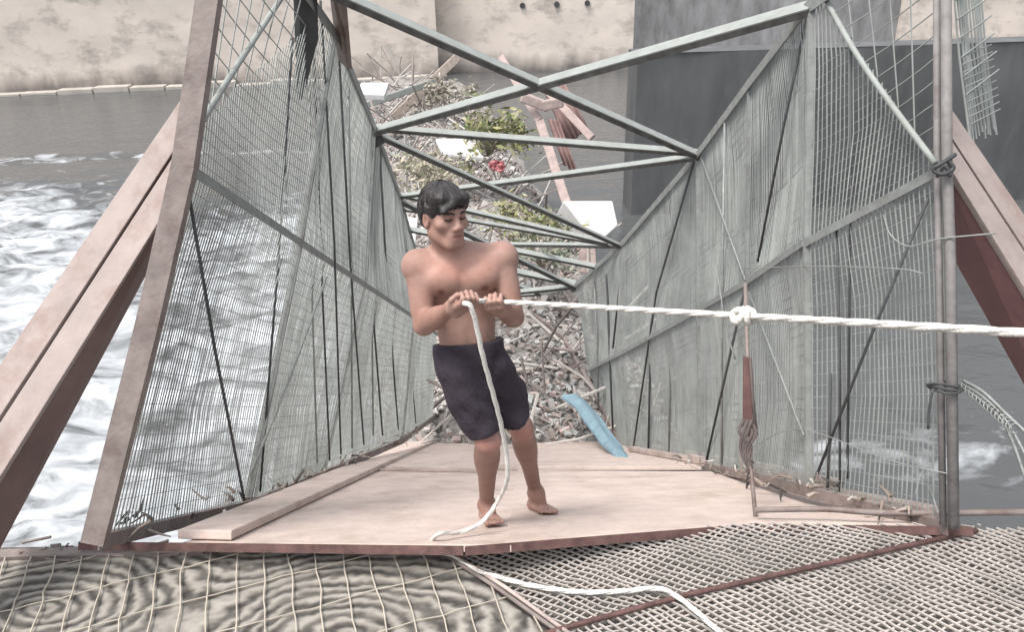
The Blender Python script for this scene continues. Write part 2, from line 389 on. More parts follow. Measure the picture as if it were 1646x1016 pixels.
# rails and chords along both sides
def rail(W, k, name, material, w, leg, side, extra=None, shift=Vector((0, 0, 0))):
    pts = [s[k] for s in W]
    if extra: pts = pts + extra
    mb = MB()
    for a, b in zip(pts[:-1], pts[1:]):
        mb.angle(a + shift, b + (b - a).normalized() * .012 + shift, w, leg, Vector((0, 0, 1)), side)
    return mb.build(name, material, bridge)
rail(RW, 1, "mid_rail", M['steel'], .05, .03, -1)
rail(LW, 1, "mid_rail", M['steel'], .03, .035, 1)
rail(RW, 2, "top_chord", M['steel'], .05, .05, -1, [P(870, 470, 12.4)])
rail(LW, 2, "top_chord", M['steel'], .05, .06, 1, [P(700, 480, 12.6)])
rail(RW, 0, "bottom_chord", M['post'], .05, .05, -1, [P(905, 540, 12.5), P(860, 505, 13.2)])
rail(LW, 0, "bottom_chord", M['post'], .05, .05, 1, [P(715, 640, 12.5)])

# overhead bracing: crossed angles and struts between the two top chords
LT, RT = [s[2] for s in LW], [s[2] for s in RW]
L0 = P(482, -42, 3.9); R0, R1, R2, R3 = RT[1], RT[3], RT[4], RT[5]; L1, L2, L3 = LT[2], LT[3], LT[4]
def brace(a, b, name, w=.105, leg=.05, side=1, mt='steel_light', dz=0.0):
    mb = MB(); o = Vector((0, 0, dz)); up = Vector((0, -.5, 1)).normalized(); t = (b - a).normalized(); u = t.cross(up).normalized(); v_ = u.cross(t)
    if u.dot(CF) > 0: u = -u                                        # standing leg on the near edge
    mb.bar(a + o, b + o, w, .008, up); ob = mb.build(name, M[mt], bridge)
    leg *= .7; k = MB(); q = o + u * (w / 2 - .005) - v_ * (leg / 2 + .0045); k.bar(a + q, b + q, .008, leg, up); k.build("standing_leg", M['leg'], ob)  # leg coloured darker than its flange to imitate a shaded face
    return ob
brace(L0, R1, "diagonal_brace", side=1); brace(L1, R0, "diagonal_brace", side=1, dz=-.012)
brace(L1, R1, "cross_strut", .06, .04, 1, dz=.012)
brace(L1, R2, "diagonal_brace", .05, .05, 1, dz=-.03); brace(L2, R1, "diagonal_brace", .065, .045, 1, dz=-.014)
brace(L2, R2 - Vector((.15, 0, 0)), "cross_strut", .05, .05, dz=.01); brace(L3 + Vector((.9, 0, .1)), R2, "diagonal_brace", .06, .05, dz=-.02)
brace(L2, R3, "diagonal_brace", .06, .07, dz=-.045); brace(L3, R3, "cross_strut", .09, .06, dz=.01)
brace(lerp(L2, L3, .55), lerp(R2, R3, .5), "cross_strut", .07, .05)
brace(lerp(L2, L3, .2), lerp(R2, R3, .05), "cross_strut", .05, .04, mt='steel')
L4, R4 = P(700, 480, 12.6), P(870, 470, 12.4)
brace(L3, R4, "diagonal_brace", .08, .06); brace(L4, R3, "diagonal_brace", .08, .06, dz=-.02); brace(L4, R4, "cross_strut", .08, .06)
# gusset where the first strut meets the left chord
mb = MB(); mb.bar(L1 + Vector((-.03, -.03, -.02)), L1 + Vector((.03, -.04, -.14)), .13, .012, Vector((0, 1, 0))); mb.build("gusset_plate", M['wire_dark'], bridge)

# mesh sides
def wall_interp(W, s):                  # s in [0, n-1]
    i = min(int(s), len(W) - 2); t = s - i
    return [lerp(W[i][k], W[i + 1][k], t) for k in range(3)]
def side_mesh(W, pitch, diag, rr, seed, bulge):
    rnd = random.Random(seed); mb = MB(); n = len(W)
    svals = []; s = 0.0
    for i in range(n - 1):
        L = (W[i + 1][1] - W[i][1]).length; k = max(2, int(L / (pitch * (1.08 if i == 0 else 1.0))))
        svals += [i + j / k for j in range(k)]
    out = bulge
    def pt(s, h):                        # h 0 bottom .. 1 mid .. 2 top
        c = wall_interp(W, s)
        p = lerp(c[0], c[1], h) if h <= 1 else lerp(c[1], c[2], h - 1)
        bay = s - math.floor(s)
        return p + out * (.05 * math.sin(math.pi * bay) * math.sin(math.pi * (h % 1.0)) + .010 * fbm(s * 2.3 + seed, h * 1.5, seed))
    for c, s in enumerate(svals):
        top = 2.0
        if s < 1.0: top = min(2.0, diag(s))
        jw = rnd.uniform(-.006, .006)
        hs = [0, .35, .7, 1.0, 1.35, 1.7, 2.0]
        hs = [h for h in hs if h < top - .02] + [top]
        pts = [pt(s + jw * (k % 2) * .5, h) for k, h in enumerate(hs)]
        mb.tube(pts, rr * rnd.uniform(.75, 1.2) * (.85 if s < 1 else 1), 4, cap=False)
        if s < 1.0 and c % 5 == 0 and top < 2: mb.tube([pt(s, top), pt(s, 2.0)], rr * .9, 4, cap=False)
    # cross wires
    H = 1.35
    for j in range(int(2 / .045)):
        h = j * .045
        lo = 0.0
        if h > 1.0: lo = min(.98, max(0, next((q / 40 for q in range(41) if diag(q / 40) >= h), .98)))
        pts = []; s = lo
        while s < n - 1:
            pts.append(pt(s, h)); s += .2
        pts.append(pt(n - 1.0001, h))
        mb.tube(pts, rr * .38, 4, cap=False)
        if h > 1.0 and lo > 0 and j % 2 == 0:
            mb.tube([pt(q * lo / 3, h) for q in range(4)], rr * .8, 4, cap=False)
    return mb.build("side_mesh", M['wire'], bridge)
diagR = lambda s: .98 + 1.02 * s / .92
diagL = lambda s: 1.12 + .88 * s / .85
side_mesh(RW, .025, diagR, .0036, 3, Vector((1, 0, 0)))
side_mesh(LW, .024, diagL, .0036, 11, Vector((-1, 0, 0)))
# pale diagonal pipes in the end bays
mb = MB(); mb.tube(bez([P(1503, 262, 3.0), P(1420, 150, 3.3), P(1370, 75, 3.5), P(1322, -12, 3.75)], 5), .013, 8); mb.build("diagonal_pipe", M['steel_light'], bridge, smooth=True)
mb = MB(); mb.tube(bez([P(308, 222, 3.0), P(370, 122, 3.3), P(430, 30, 3.7), P(480, -45, 4.1)], 5), .014, 8); mb.build("diagonal_pipe", M['steel_light'], bridge, smooth=True)
# dark rods and pale wires on the sides
def rod(pts, r, mt, name="side_rod"):
    mb = MB(); mb.tube(pts, r, 6); return mb.build(name, M[mt], bridge, smooth=True)
rod([P(300, 290, 3.0), P(345, 560, 3.3), P(392, 800, 4.3)], .0075, 'wire_dark')
rod([P(1492, 318, 3.08), P(1400, 540, 3.35), P(1306, 782, 3.8)], .0075, 'wire_dark')
rod([P(525, 445, 4.8), P(465, 610, 4.6), P(402, 765, 4.3)], .008, 'steel_light')
rod([P(1126, 250, 6.0), P(1198, 450, 4.75)], .008, 'steel'); rod([P(1204, 470, 4.7), P(1292, 700, 3.8)], .006, 'steel')
rod([P(1300, 15, 3.9), P(1262, 190, 4.1), P(1218, 420, 4.6)], .0075, 'wire_dark'); rod([P(1196, 470, 4.7), P(1135, 742, 5.9)], .009, 'wire_dark')
rod([P(1118, 250, 6.1), P(1055, 470, 7.2), P(1018, 720, 8.2)], .010, 'wire_dark')
rod([P(1002, 400, 8.5), P(985, 560, 9.0)], .010, 'wire_dark')
for (xa, ya, za, xb, yb, zb, mt) in ((503, 20, 4.2, 530, 740, 5.9, 'wire_dark'), (515, 0, 4.25, 548, 730, 6.0, 'wire_dark'), (545, 90, 4.7, 585, 715, 6.8, 'wire_dark'),
        (576, 190, 5.7, 615, 700, 7.5, 'wire_dark'), (470, 60, 4.0, 418, 790, 4.6, 'wire_dark'), (610, 240, 6.6, 640, 690, 8.3, 'wire_dark'),
        (632, 300, 8.0, 668, 680, 9.4, 'wire_dark'), (497, 15, 4.15, 510, 745, 5.6, 'steel_light'), (560, 140, 5.1, 566, 720, 6.5, 'steel_light'),
        (590, 215, 6.0, 600, 700, 7.3, 'steel_light'), (1080, 300, 6.9, 1075, 742, 7.0, 'steel'), (1045, 340, 7.6, 1042, 735, 7.6, 'wire_dark'),
        (1165, 195, 5.3, 1160, 750, 5.4, 'steel'), (1345, 370, 3.62, 1350, 790, 3.62, 'wire_dark'), (1368, 60, 3.55, 1362, 770, 3.58, 'wire_dark'), (1335, 600, 3.66, 1330, 785, 3.66, 'wire_dark'),
        (975, 440, 9.3, 985, 690, 9.3, 'wire_dark'), (955, 450, 9.9, 962, 660, 10.2, 'steel')):
    a, b = P(xa, ya, za), P(xb, yb, zb); rod([a, lerp(a, b, .45) + Vector((random.uniform(-.02, .02), 0, 0)), b], .007 * (za / 4.2) ** .7, mt)
# dark folded sheet hanging at the top of the left side, pale post next to it
mb = MB(); q = [P(478, -60, 3.9), P(508, -60, 3.95), P(512, 60, 4.15), P(486, 160, 4.3)]
nrm = Vector((-.03, .01, 0)); mb.hexa([q[0], q[1], q[2], q[3]] + [p + nrm for p in q]); mb.build("torn_sheet", M['wire_dark'], bridge)
mb = MB(); q = [P(532, -60, 4.0), P(552, -60, 4.05), P(566, 110, 4.7), P(550, 95, 4.7)]
mb.hexa(q + [p + nrm for p in q]); mb.build("folded_sheet", M['post'], bridge)
# wire tie on the right post and loose tie wire above
mb = MB()
for k in range(3):
    c = P(1515 + k * 3, 618 + k * 5, 3.0); mb.tube([c + (CR * math.cos(a) * .055 + CF * math.sin(a) * .05 + CU * .008 * math.sin(2 * a + k)) for a in np.linspace(0, 6.2, 16)], .006, 5)
mb.tube(bez([P(1500, 625, 2.96), P(1494, 655, 2.97), P(1492, 690, 2.98)], 4), .005, 5)
mb.build("wire_tie", M['wire_dark'], bridge, smooth=True)
mb = MB()
mb.tube(bez([P(1535, 248, 2.97), P(1515, 262, 2.95), P(1500, 272, 2.97), P(1515, 280, 2.96), P(1532, 270, 2.96), P(1520, 255, 2.96)], 6), .009, 6)
mb.tube(bez([P(1505, 285, 2.98), P(1520, 268, 2.96), P(1528, 284, 2.96)], 5), .007, 6)
mb.build("wire_tie", M['wire_dark'], bridge, smooth=True)
mb = MB(); mb.tube(bez([P(1420, 345, 3.2), P(1432, 378, 3.15), P(1462, 396, 3.1), P(1510, 384, 3.0), P(1600, 375, 2.9)], 6), .0032, 5)
mb.tube(bez([P(1150, 415, 4.9), P(1158, 470, 4.6), P(1168, 530, 4.6), P(1182, 578, 4.6)], 6), .005, 5)
mb.tube(bez([P(1200, 432, 4.6), P(1300, 428, 3.75), P(1440, 432, 3.2), P(1485, 440, 3.1)], 6), .0032, 5)
mb.tube(bez([P(1470, 800, 3.1), P(1483, 760, 3.1), P(1500, 800, 3.1), P(1508, 825, 3.05)], 6), .0032, 5)
mb.tube(bez([P(1200, 725, 4.6), P(1280, 690, 3.9), P(1430, 740, 3.2), P(1525, 762, 3.0)], 6), .0026, 5)
mb.build("loose_wire", M['steel'], bridge, smooth=True)

M['scrap'] = attr_mat('caught_scraps', 'tone', .9, .2, 40)
for W_, sg_ in ((RW, -1), (LW, 1)):
    mb = MB()
    for k in range(80):
        c_ = wall_interp(W_, random.uniform(.1, 3.4)); p = c_[0] + Vector((sg_ * random.uniform(-.02, .12), 0, random.uniform(-.03, .10) if sg_ > 0 else random.uniform(-.04, .05)))
        d_ = Vector((random.gauss(0, 1), random.gauss(0, 1), random.gauss(0, .5))).normalized() * random.uniform(.03, .12)
        col_ = random.choice([(.12, .10, .09), (.22, .18, .15), (.34, .29, .25), (.07, .065, .06), (.45, .42, .38)])
        mb.tube([p, p + d_ * .5 + Vector((0, 0, random.uniform(-.02, .02))), p + d_], random.uniform(.004, .014), 5, r2=.003, col=col_)
    tag(mb.build("caught_scraps", M['scrap']), "twigs and scraps caught along the foot of the %s mesh side" % ("right" if sg_ < 0 else "left"), "scraps", kind="stuff")

# ---- raking girders either side of the bridge end
def girder(name, label, top, bot, mt_face, mt_side):
    # top / bot: three edges (outer, inner, back) as points
    A, B, C = top; a, b, c = bot; root = thing(name, b, label, "girder", "raking steel girders at the bridge end")
    Dp, dp = A + (C - B), a + (c - b)
    for (t0, t1) in ((0.0, .475), (.535, 1.0)):
        mb = MB(); mb.hexa([lerp(A, B, t0), lerp(A, B, t1), lerp(A, B, t1) + (C - B) * .12, lerp(A, B, t0) + (C - B) * .12,
                            lerp(a, b, t0), lerp(a, b, t1), lerp(a, b, t1) + (c - b) * .12, lerp(a, b, t0) + (c - b) * .12])
        mb.build("flange", M[mt_face], root, bevel=.004)
    mb = MB(); i0, i1, o = .02, .98, .125
    mb.hexa([lerp(A, B, i0) + (C - B) * o, lerp(A, B, i1) + (C - B) * o, lerp(Dp, C, i1), lerp(Dp, C, i0),
             lerp(a, b, i0) + (c - b) * o, lerp(a, b, i1) + (c - b) * o, lerp(dp, c, i1), lerp(dp, c, i0)])
    mb.build("web", M[mt_side], root)
    return root
girder("steel_girder", "pinkish raking steel girder with slotted face left of the bridge",
       (P(298, 148, 3.32), P(288, 303, 3.12), P(296, 330, 3.30)), (P(-110, 746, 2.95), P(-125, 967, 2.75), P(-58, 996, 2.93)), 'girder', 'girder_in')
girder("steel_girder", "pink raking steel girder with dark red side right of the bridge post",
       (P(1520, 160, 3.35), P(1512, 244, 3.15), P(1512, 380, 3.42)), (P(1905, 721, 2.95), P(1840, 775, 2.75), P(1762, 830, 3.02)), 'girder', 'girder_red')

# torn mesh sheet hanging outside the right post
mb = MB()
c0, c1, c2, c3 = P(1532, -30, 3.3), P(1575, -30, 3.7), P(1606, 200, 3.7), P(1560, 212, 3.3)
for k in range(13):
    t = k / 12; a, b = lerp(c0, c1, t), lerp(c3, c2, t); mb.tube([a, lerp(a, b, .5) + Vector((.01 * math.sin(k), .02, 0)), b + Vector((0, 0, -.05 * random.random()))], .0045, 5)
for k in range(7):
    t = k / 8; mb.tube([lerp(c0, c3, t) + Vector((0, 0, .0)), lerp(c1, c2, t) + Vector((0, 0, .09))], .004, 5)
for k in range(10):
    t = .5 + k / 20; mb.tube([lerp(c0, c3, t), lerp(c1, c2, t) + Vector((0, 0, .04))], .003, 5)
tag(mb.build("mesh_scrap", M['wire']), "torn scrap of grey wire mesh hanging outside the right bridge post", "wire mesh")

# hanging rod wrapped with faded cloth inside the right side
hr = thing("hanging_rod", P(1215, 838, 3.45), "thin rusty rod with faded red cloth strip tied halfway, by the right mesh", "rod")
mb = MB(); mb.tube([P(1198, 455, 3.75), P(1203, 620, 3.65), P(1207, 750, 3.55), P(1215, 838, 3.45)], .010, 6); mb.build("rod", M['post'], hr, smooth=True)
mb = MB(); q = [P(1194, 572, 3.66), P(1207, 576, 3.66), P(1208, 690, 3.6), P(1193, 684, 3.6)]; mb.hexa(q + [p - CF * .02 for p in q]); mb.build("cloth_strip", M['strap'], hr, bevel=.004)
mb = MB()
for k in range(5):
    mb.tube(bez([P(1196 + 3 * k, 676, 3.58 - .01 * k), P(1188 + 7 * ((k * 3) % 5), 694 + 3 * (k % 2), 3.54), P(1206 - 4 * ((k * 2) % 5), 722, 3.55), P(1200 + 3 * k, 745 + 9 * ((k * 3) % 4), 3.54)], 4), .010, 6, r2=.004)
mb.tube([P(1206, 575, 3.63), P(1210, 640, 3.6), P(1216, 700, 3.58)], .008, 5)
mb.build("knotted_rag", M['dark_rag'], hr, smooth=True)

# dangling frayed cable at the far right
mb = MB()
for k in range(3):
    mb.tube(bez([P(1548, 612 + 6 * k, 3.0), P(1580, 630 + 8 * k, 2.9), P(1620, 668 + 12 * k, 2.8), P(1670, 715 + 60 * k, 2.7)], 8), .006, 5)
for k in range(14):
    c = P(1552 + 6 * k, 622 + 5.2 * k, 3.0 - .02 * k); mb.tube([c + (CR * math.cos(a) + CU * math.sin(a)) * .018 for a in np.linspace(0, 5.6, 8)], .003, 4)
tag(mb.build("cable", M['steel'], smooth=True), "frayed grey cable with loose coils trailing right from the bridge post", "cable")

# ================================================================== FOREGROUND MESH PANELS on the landing
def g(px, py, h=0.0):
    d = ray(px, py); o = GO + Vector((0, 0, h)); return CAM + d * ((o - CAM).dot(GN) / d.dot(GN))
def clip_line(a, b, poly):              # clip 2-D segment to a convex polygon
    t0, t1 = 0.0, 1.0; d = b - a
    n = len(poly); area = sum(poly[i].x * poly[(i + 1) % n].y - poly[(i + 1) % n].x * poly[i].y for i in range(n)); sg = 1 if area > 0 else -1
    for i in range(n):
        p, q = poly[i], poly[(i + 1) % n]; e = q - p; nx, ny = -e.y * sg, e.x * sg
        den = nx * d.x + ny * d.y; num = nx * (a.x - p.x) + ny * (a.y - p.y)
        if abs(den) < 1e-12:
            if num < 0: return None
        else:
            t = -num / den
            if den > 0: t0 = max(t0, t)
            else: t1 = min(t1, t)
    return (a + d * t0, a + d * t1) if t1 > t0 + 1e-4 else None
def wires(mb, poly, direction, pitch, r, h, wob=0.0, seg=10, off=0.0, phase=None, zf=None, step=.05):
    c = sum(poly, Vector((0, 0, 0))) / len(poly); d = Vector((math.cos(direction), math.sin(direction), 0)); n = Vector((-d.y, d.x, 0))
    R = max((p - c).length for p in poly) + .1; k = -int(R / pitch)
    while k * pitch < R:
        o = c + n * (k * pitch + off); cl = clip_line(o - d * R, o + d * R, poly); k += 1
        if not cl: continue
        a, b = cl; m_ = max(2, int((b - a).length / step)); pts = []
        for i in range(m_ + 1):
            p = lerp(a, b, i / m_); 
            ww = wob * (fbm(p.x * 7, p.y * 7, k * .05))
            if phase: ww += phase(p)
            pts.append(Vector((p.x, p.y, 0)) + n * ww + Vector((0, 0, gz(p.x, p.y) + h + .004 * fbm(p.x * 5, p.y * 5, 3) + (zf(p) if zf else 0))))
        mb.tube(pts, r, 4, cap=False)
polyL = [g(-80, 893), g(705, 884), g(935, 1060), g(-150, 1060)]
polyM = [g(712, 880), g(1215, 846), g(1580, 850), g(1085, 969), g(905, 1011)]
polyR = [g(1572, 856), g(1720, 852), g(1720, 1060), g(800, 1062), g(1095, 966)]
pan = thing("ground_mesh", g(395, 950), "wire grid panel over a tan woven mat at lower left of the landing", "mesh panel", "mesh panels on the landing")
vp = (g(395, 1016) - g(395, 900)); ang = math.atan2(vp.y, vp.x)
mb = MB(); wires(mb, polyL, ang, .105, .0032, .030, wob=.01); wires(mb, polyL, ang + math.pi / 2, .21, .0024, .026, wob=.01); mb.build("coarse_grid", M['tan_wire'], pan)
c1, c2, c3 = g(250, 965), g(640, 1030), g(420, 905)
def ph(p):
    q = 0
    for (c, a, sx, sy) in ((c1, 5.5, .26, .16), (c2, 6.0, .32, .2), (c3, -3.5, .5, .09)):
        q += a * math.exp(-((p.x - c.x) / sx) ** 2 - ((p.y - c.y) / sy) ** 2)
    return .0135 * (q + 1.2 * fbm(p.x * 3, p.y * 3, 1))
ca, cb = g(70, 985), g(560, 1022)
def band(x, y):
    qa = math.hypot((x - ca.x) / 1.5, (y - ca.y) * 1.25); qb = math.hypot((x - cb.x) / 1.7, (y - cb.y) * 1.25)
    t = min(1, max(0, (x - ca.x) / (cb.x - ca.x) * 1.5 - .25)); t = t * t * (3 - 2 * t)
    q = (qa * (1 - t) + qb * t + .040 * fbm(x * 3, y * 5, 4) + .003 * fbm(x * 16, y * 20, 8)) / .056
    return math.sin(2 * math.pi * q), q
mb = MB(); x0, x1 = min(p.x for p in polyL), max(p.x for p in polyL); y0, y1 = min(p.y for p in polyL), max(p.y for p in polyL); st = .0065
xs_, ys_ = np.arange(x0, x1, st), np.arange(y0, y1, st); ea, eb = polyL[1], polyL[2]; ec, ed = polyL[0], polyL[1]
vs = []; cs = []; ok = []
for y in ys_:
    for x in xs_:
        b_, q = band(x, y); w_ = .5 + .5 * b_ * min(1, max(.6, .95 + .5 * fbm(x * 2.5, y * 3, 21))); w_ = w_ ** 1.3
        fine = .5 + .5 * math.sin(y * 900 + 3 * fbm(x * 6, y * 6, 2)); w_ = min(1, max(0, w_ * .8 + .2 * fine + .06 * fbm(x * 30, y * 50, 3)))
        top_ = lerp(ec, ed, (x - ec.x) / (ed.x - ec.x)).y
        vs.append((x, y, gz(x, y) + .012 + .0022 * b_ + .004 * fbm(x * 5, y * 5, 3)))
        mb.c.append(tuple(lerp(np.array((.048, .044, .040)), np.array((.33, .31, .275)), w_)))
        ok.append(y < top_ and (x - ea.x) * (eb.y - ea.y) - (y - ea.y) * (eb.x - ea.x) > 0)
nx = len(xs_); fs = [(k, k + 1, k + nx + 1, k + nx) for k in range(len(vs) - nx - 1) if (k + 1) % nx and ok[k] and ok[k + 1] and ok[k + nx] and ok[k + nx + 1]]
if not fs: print("MAT EMPTY")
mb.v = vs; mb.f = fs; M['mat_weave'] = attr_mat('woven_mat', 'tone', .9, .2, 260); mb.build("woven_mat", M['mat_weave'], pan, smooth=True)
pan = thing("ground_mesh", g(1000, 910), "grey diamond mesh panel in the middle under the white rope", "mesh panel", "mesh panels on the landing")
mb = MB(); wires(mb, polyM, .62, .026, .0042, .012, wob=.012); wires(mb, polyM, -.52, .026, .0042, .02, wob=.012); mb.build("diamond_mesh", M['ground_wire'], pan)
pan2 = thing("ground_mesh", g(1400, 960), "grey diamond mesh panel at lower right beyond the red rod", "mesh panel", "mesh panels on the landing")
mb = MB(); wires(mb, polyR, .35, .025, .0046, .012, wob=.014); wires(mb, polyR, -.75, .027, .0046, .021, wob=.014); mb.build("diamond_mesh", M['ground_wire'], pan2)
for (px, dx) in ((700, 0), (714, 0)):
    mb = MB(); mb.tube([g(px, 882, .03), g(px + 100, 946, .035), g(px + 230, 1040, .03)], .0085, 7); mb.build("frame_rod", M['deck_dark'] if px == 714 else M['post'], pan, smooth=True)
mb = MB(); mb.tube([g(1570, 853, .03), g(1350, 902, .04), g(1110, 955, .035), g(900, 1012, .03), g(800, 1045, .03)], .0105, 8); mb.build("frame_rod", M['red_rod'], pan2, smooth=True)
# scraps of wire and torn mesh edge lying on the landing at the hinge
mb = MB()
for k in range(26):
    x = random.uniform(30, 300); y = random.uniform(872, 900); p = g(x, y, .02)
    mb.tube([p, p + Vector((random.uniform(-.12, .12), random.uniform(-.03, .03), random.uniform(0, .02)))], random.uniform(.004, .009), 5)
tag(mb.build("scrap_wire", M['post']), "rusty wire scraps lying along the landing edge by the left girder", "wire", kind="stuff")
# bank foot plate below the left girder
mb = MB(); mb.bar(g(-150, 898, .02), g(330, 884, .02), .05, .03); tag(mb.build("steel_flat", M['post'], bevel=.004), "rusty flat bar along the landing edge under the left girder", "flat bar")

# ================================================================== DEBRIS BELOW THE BRIDGE
def axis_x(y): return .15 - .17 * max(0, y - 11)      # centre line of the heap
def heap_h(x, y):
    a = axis_x(y); wdt = 2.3 if y < 14 else 2.6 + .05 * (y - 14)
    t = max(0, 1 - ((x - a) / wdt) ** 2)
    h = (1.05 if y < 15 else 1.0) * t ** .8 * min(1, max(0, (y - 6.3) / 2.0)) * min(1, max(0, (47 - y) / 4))
    return h
mb = MB(); xs = np.arange(-10, 4, .25); ys = np.arange(6, 48, .3); vs = []; cs = []
for y in ys:
    for x in xs:
        h = heap_h(x, y); vs.append((x, y, RIVER - .15 + h + (.25 * fbm(x * .9, y * .9, 2) + .1 * fbm(x * 3, y * 3, 5)) * min(1, h * 2)))
nx = len(xs); fs = [(j * nx + i, j * nx + i + 1, (j + 1) * nx + i + 1, (j + 1) * nx + i) for j in range(len(ys) - 1) for i in range(nx - 1)
                    if max(heap_h(xs[i], ys[j]), heap_h(xs[i + 1], ys[j + 1])) > .02]
mb.add(vs, fs); M['mud'] = mat('grey_gravel', (.25, .235, .22), .9, var=.45, scale=5, stain=(.42, .40, .37), stain_amt=.8, stain_scale=4, bump=.8, bump_scale=14)
tag(mb.build("shoal", M['mud'], smooth=True), kind="structure")
M['chunk'] = attr_mat('mixed_rubble', 'tone', .9, .3, 30)
pal = [(.42, .40, .38), (.33, .31, .295), (.40, .33, .31), (.21, .20, .19), (.50, .49, .47), (.30, .275, .25), (.37, .385, .375), (.26, .22, .20)]
def chunk(mb, p, s, col):
    q = []
    R = Matrix.Rotation(random.uniform(0, 6.28), 3, Vector((random.gauss(0, 1), random.gauss(0, 1), random.gauss(0, 1))).normalized())
    sz = (s * random.uniform(.4, 1.4), s * random.uniform(.35, 1), s * random.uniform(.15, .6))
    for (i, j, k) in ((-1, -1, -1), (1, -1, -1), (1, 1, -1), (-1, 1, -1), (-1, -1, 1), (1, -1, 1), (1, 1, 1), (-1, 1, 1)):
        q.append(Vector(p) + R @ Vector((i * sz[0] * random.uniform(.6, 1.1), j * sz[1] * random.uniform(.6, 1.1), k * sz[2] * random.uniform(.6, 1.1))))
    mb.hexa(q, col)
mb = MB()
for k in range(10000):
    y = 7.2 + 32 * random.random() ** 2.0; x = axis_x(y) + random.uniform(-2.6, 2.6); h = heap_h(x, y)
    if h < .08: continue
    c = random.choice(pal); f = random.uniform(.7, 1.2); s = random.uniform(.02, .07) * (1 + .04 * (y - 8))
    chunk(mb, (x, y, RIVER - .12 + h + .12 * fbm(x * .9, y * .9, 2) + .03), s, tuple(min(.8, v * f) for v in c))
tag(mb.build("rubble", M['chunk']), "loose grey rubble and broken scraps heaped below the lower bridge end", "rubble", kind="stuff")

# tangled driftwood and bars
mb = MB()
for k in range(330):
    y = random.choice([random.uniform(8, 13), random.uniform(12, 24), random.uniform(20, 44)]); x = axis_x(y) + random.uniform(-2.4, 1.9)
    h = heap_h(x, y)
    if h < .05: continue
    p = Vector((x, y, RIVER + h - .1)); L = random.uniform(.4, 1.5) * (1 + .02 * y); d = Vector((random.uniform(-1, 1), random.uniform(-.6, .6), random.uniform(.05, .8))).normalized()
    c = random.choice([(.42, .39, .36), (.30, .26, .24), (.2, .18, .17), (.48, .46, .43)])
    mid = p + d * L * .5 + Vector((random.uniform(-.1, .1), 0, random.uniform(-.1, .1)))
    mb.tube([p, mid, p + d * L], random.uniform(.007, .028) * (1 + .015 * y), 5, col=c)
tag(mb.build("driftwood", M['chunk']), "tangle of branches and bent bars heaped across the shoal", "driftwood", kind="stuff")

def heap_pt(px, py, z): return P(px, py, z)
# leaning timber post
lt = thing("timber_post", P(935, 425, 15), "tall pinkish timber post leaning left over the debris", "post")
mb = MB(); mb.bar(P(948, 440, 14.6), P(868, 195, 15.4), .18, .17, Vector((0, 1, 0))); mb.bar(P(868, 195, 15.4), P(806, 92, 16.2), .15, .15, Vector((0, 1, 0))); mb.build("shaft", M['wood_pink'], lt, bevel=.02)
mb = MB(); mb.bar(P(838, 155, 15.2), P(882, 172, 15.25), .20, .16, Vector((0, 1, 0))); mb.bar(P(872, 170, 15.2), P(905, 163, 15.1), .2, .16, Vector((0, 1, 0))); mb.build("crosspiece", M['wood_pink'], lt, bevel=.03)
mb = MB(); mb.bar(P(938, 395, 14.0), P(934, 438, 14.0), .12, .12, Vector((0, 1, 0))); mb.bar(P(952, 398, 14.0), P(955, 440, 14.0), .10, .1, Vector((0, 1, 0)))
tag(mb.build("timber_stump", M['wood_pink'], bevel=.01), "short forked pinkish timber stump at the foot of the leaning post", "timber")
# rusty corrugated sheets beside it
def sheet(quad, label, mt, amp=.05, waves=5, th=.012, name="corrugated_sheet", cat="metal sheet"):
    a, b, c, d = quad; mb = MB(); N = waves * 6; vs = []
    n = (b - a).cross(d - a).normalized()
    for lay in (0, 1):
        for i in range(N + 1):
            t = i / N; o = n * (amp * math.sin(t * waves * 2 * math.pi) + lay * th)
            vs += [lerp(a, b, t) + o, lerp(d, c, t) + o]
    fs = []
    for i in range(N):
        j = 2 * i; k = 2 * (N + 1); fs += [(j, j + 2, j + 3, j + 1), (k + j, k + j + 1, k + j + 3, k + j + 2), (j, k + j, k + j + 2, j + 2), (j + 1, j + 3, k + j + 3, k + j + 1)]
    mb.add(vs, fs); return tag(mb.build(name, M[mt], smooth=True), label, cat)
sheet([P(868, 132, 17.5), P(905, 128, 17.7), P(945, 205, 17.2), P(915, 232, 17.0)], "upper brown rusted corrugated sheet hanging under the crossed braces", 'rust_sheet')
sheet([P(880, 190, 16.5), P(898, 192, 16.5), P(932, 285, 16.0), P(905, 262, 16.0)], "lower narrow brown rusted sheet close beside the leaning timber post", 'rust_sheet', waves=3)
mb = MB(); mb.bar(P(875, 140, 16.6), P(952, 222, 16.0), .16, .1, Vector((0, 1, 0))); tag(mb.build("plank", M['wood_pink'], bevel=.015), "pinkish plank slanting down beside the rusted sheets", "plank")
mb = MB(); mb.bar(P(632, 190, 30), P(735, 92, 31), .35, .25, Vector((0, 1, 0))); tag(mb.build("beam", M['bark'], bevel=.03), "long grey beam rising out of the far debris toward the wall", "beam")
mb = MB(); mb.bar(P(590, 168, 29), P(700, 130, 30), .25, .2, Vector((0, 1, 0))); tag(mb.build("beam", M['steel_light'], bevel=.03), "lower pale bar lying across the far debris", "beam")
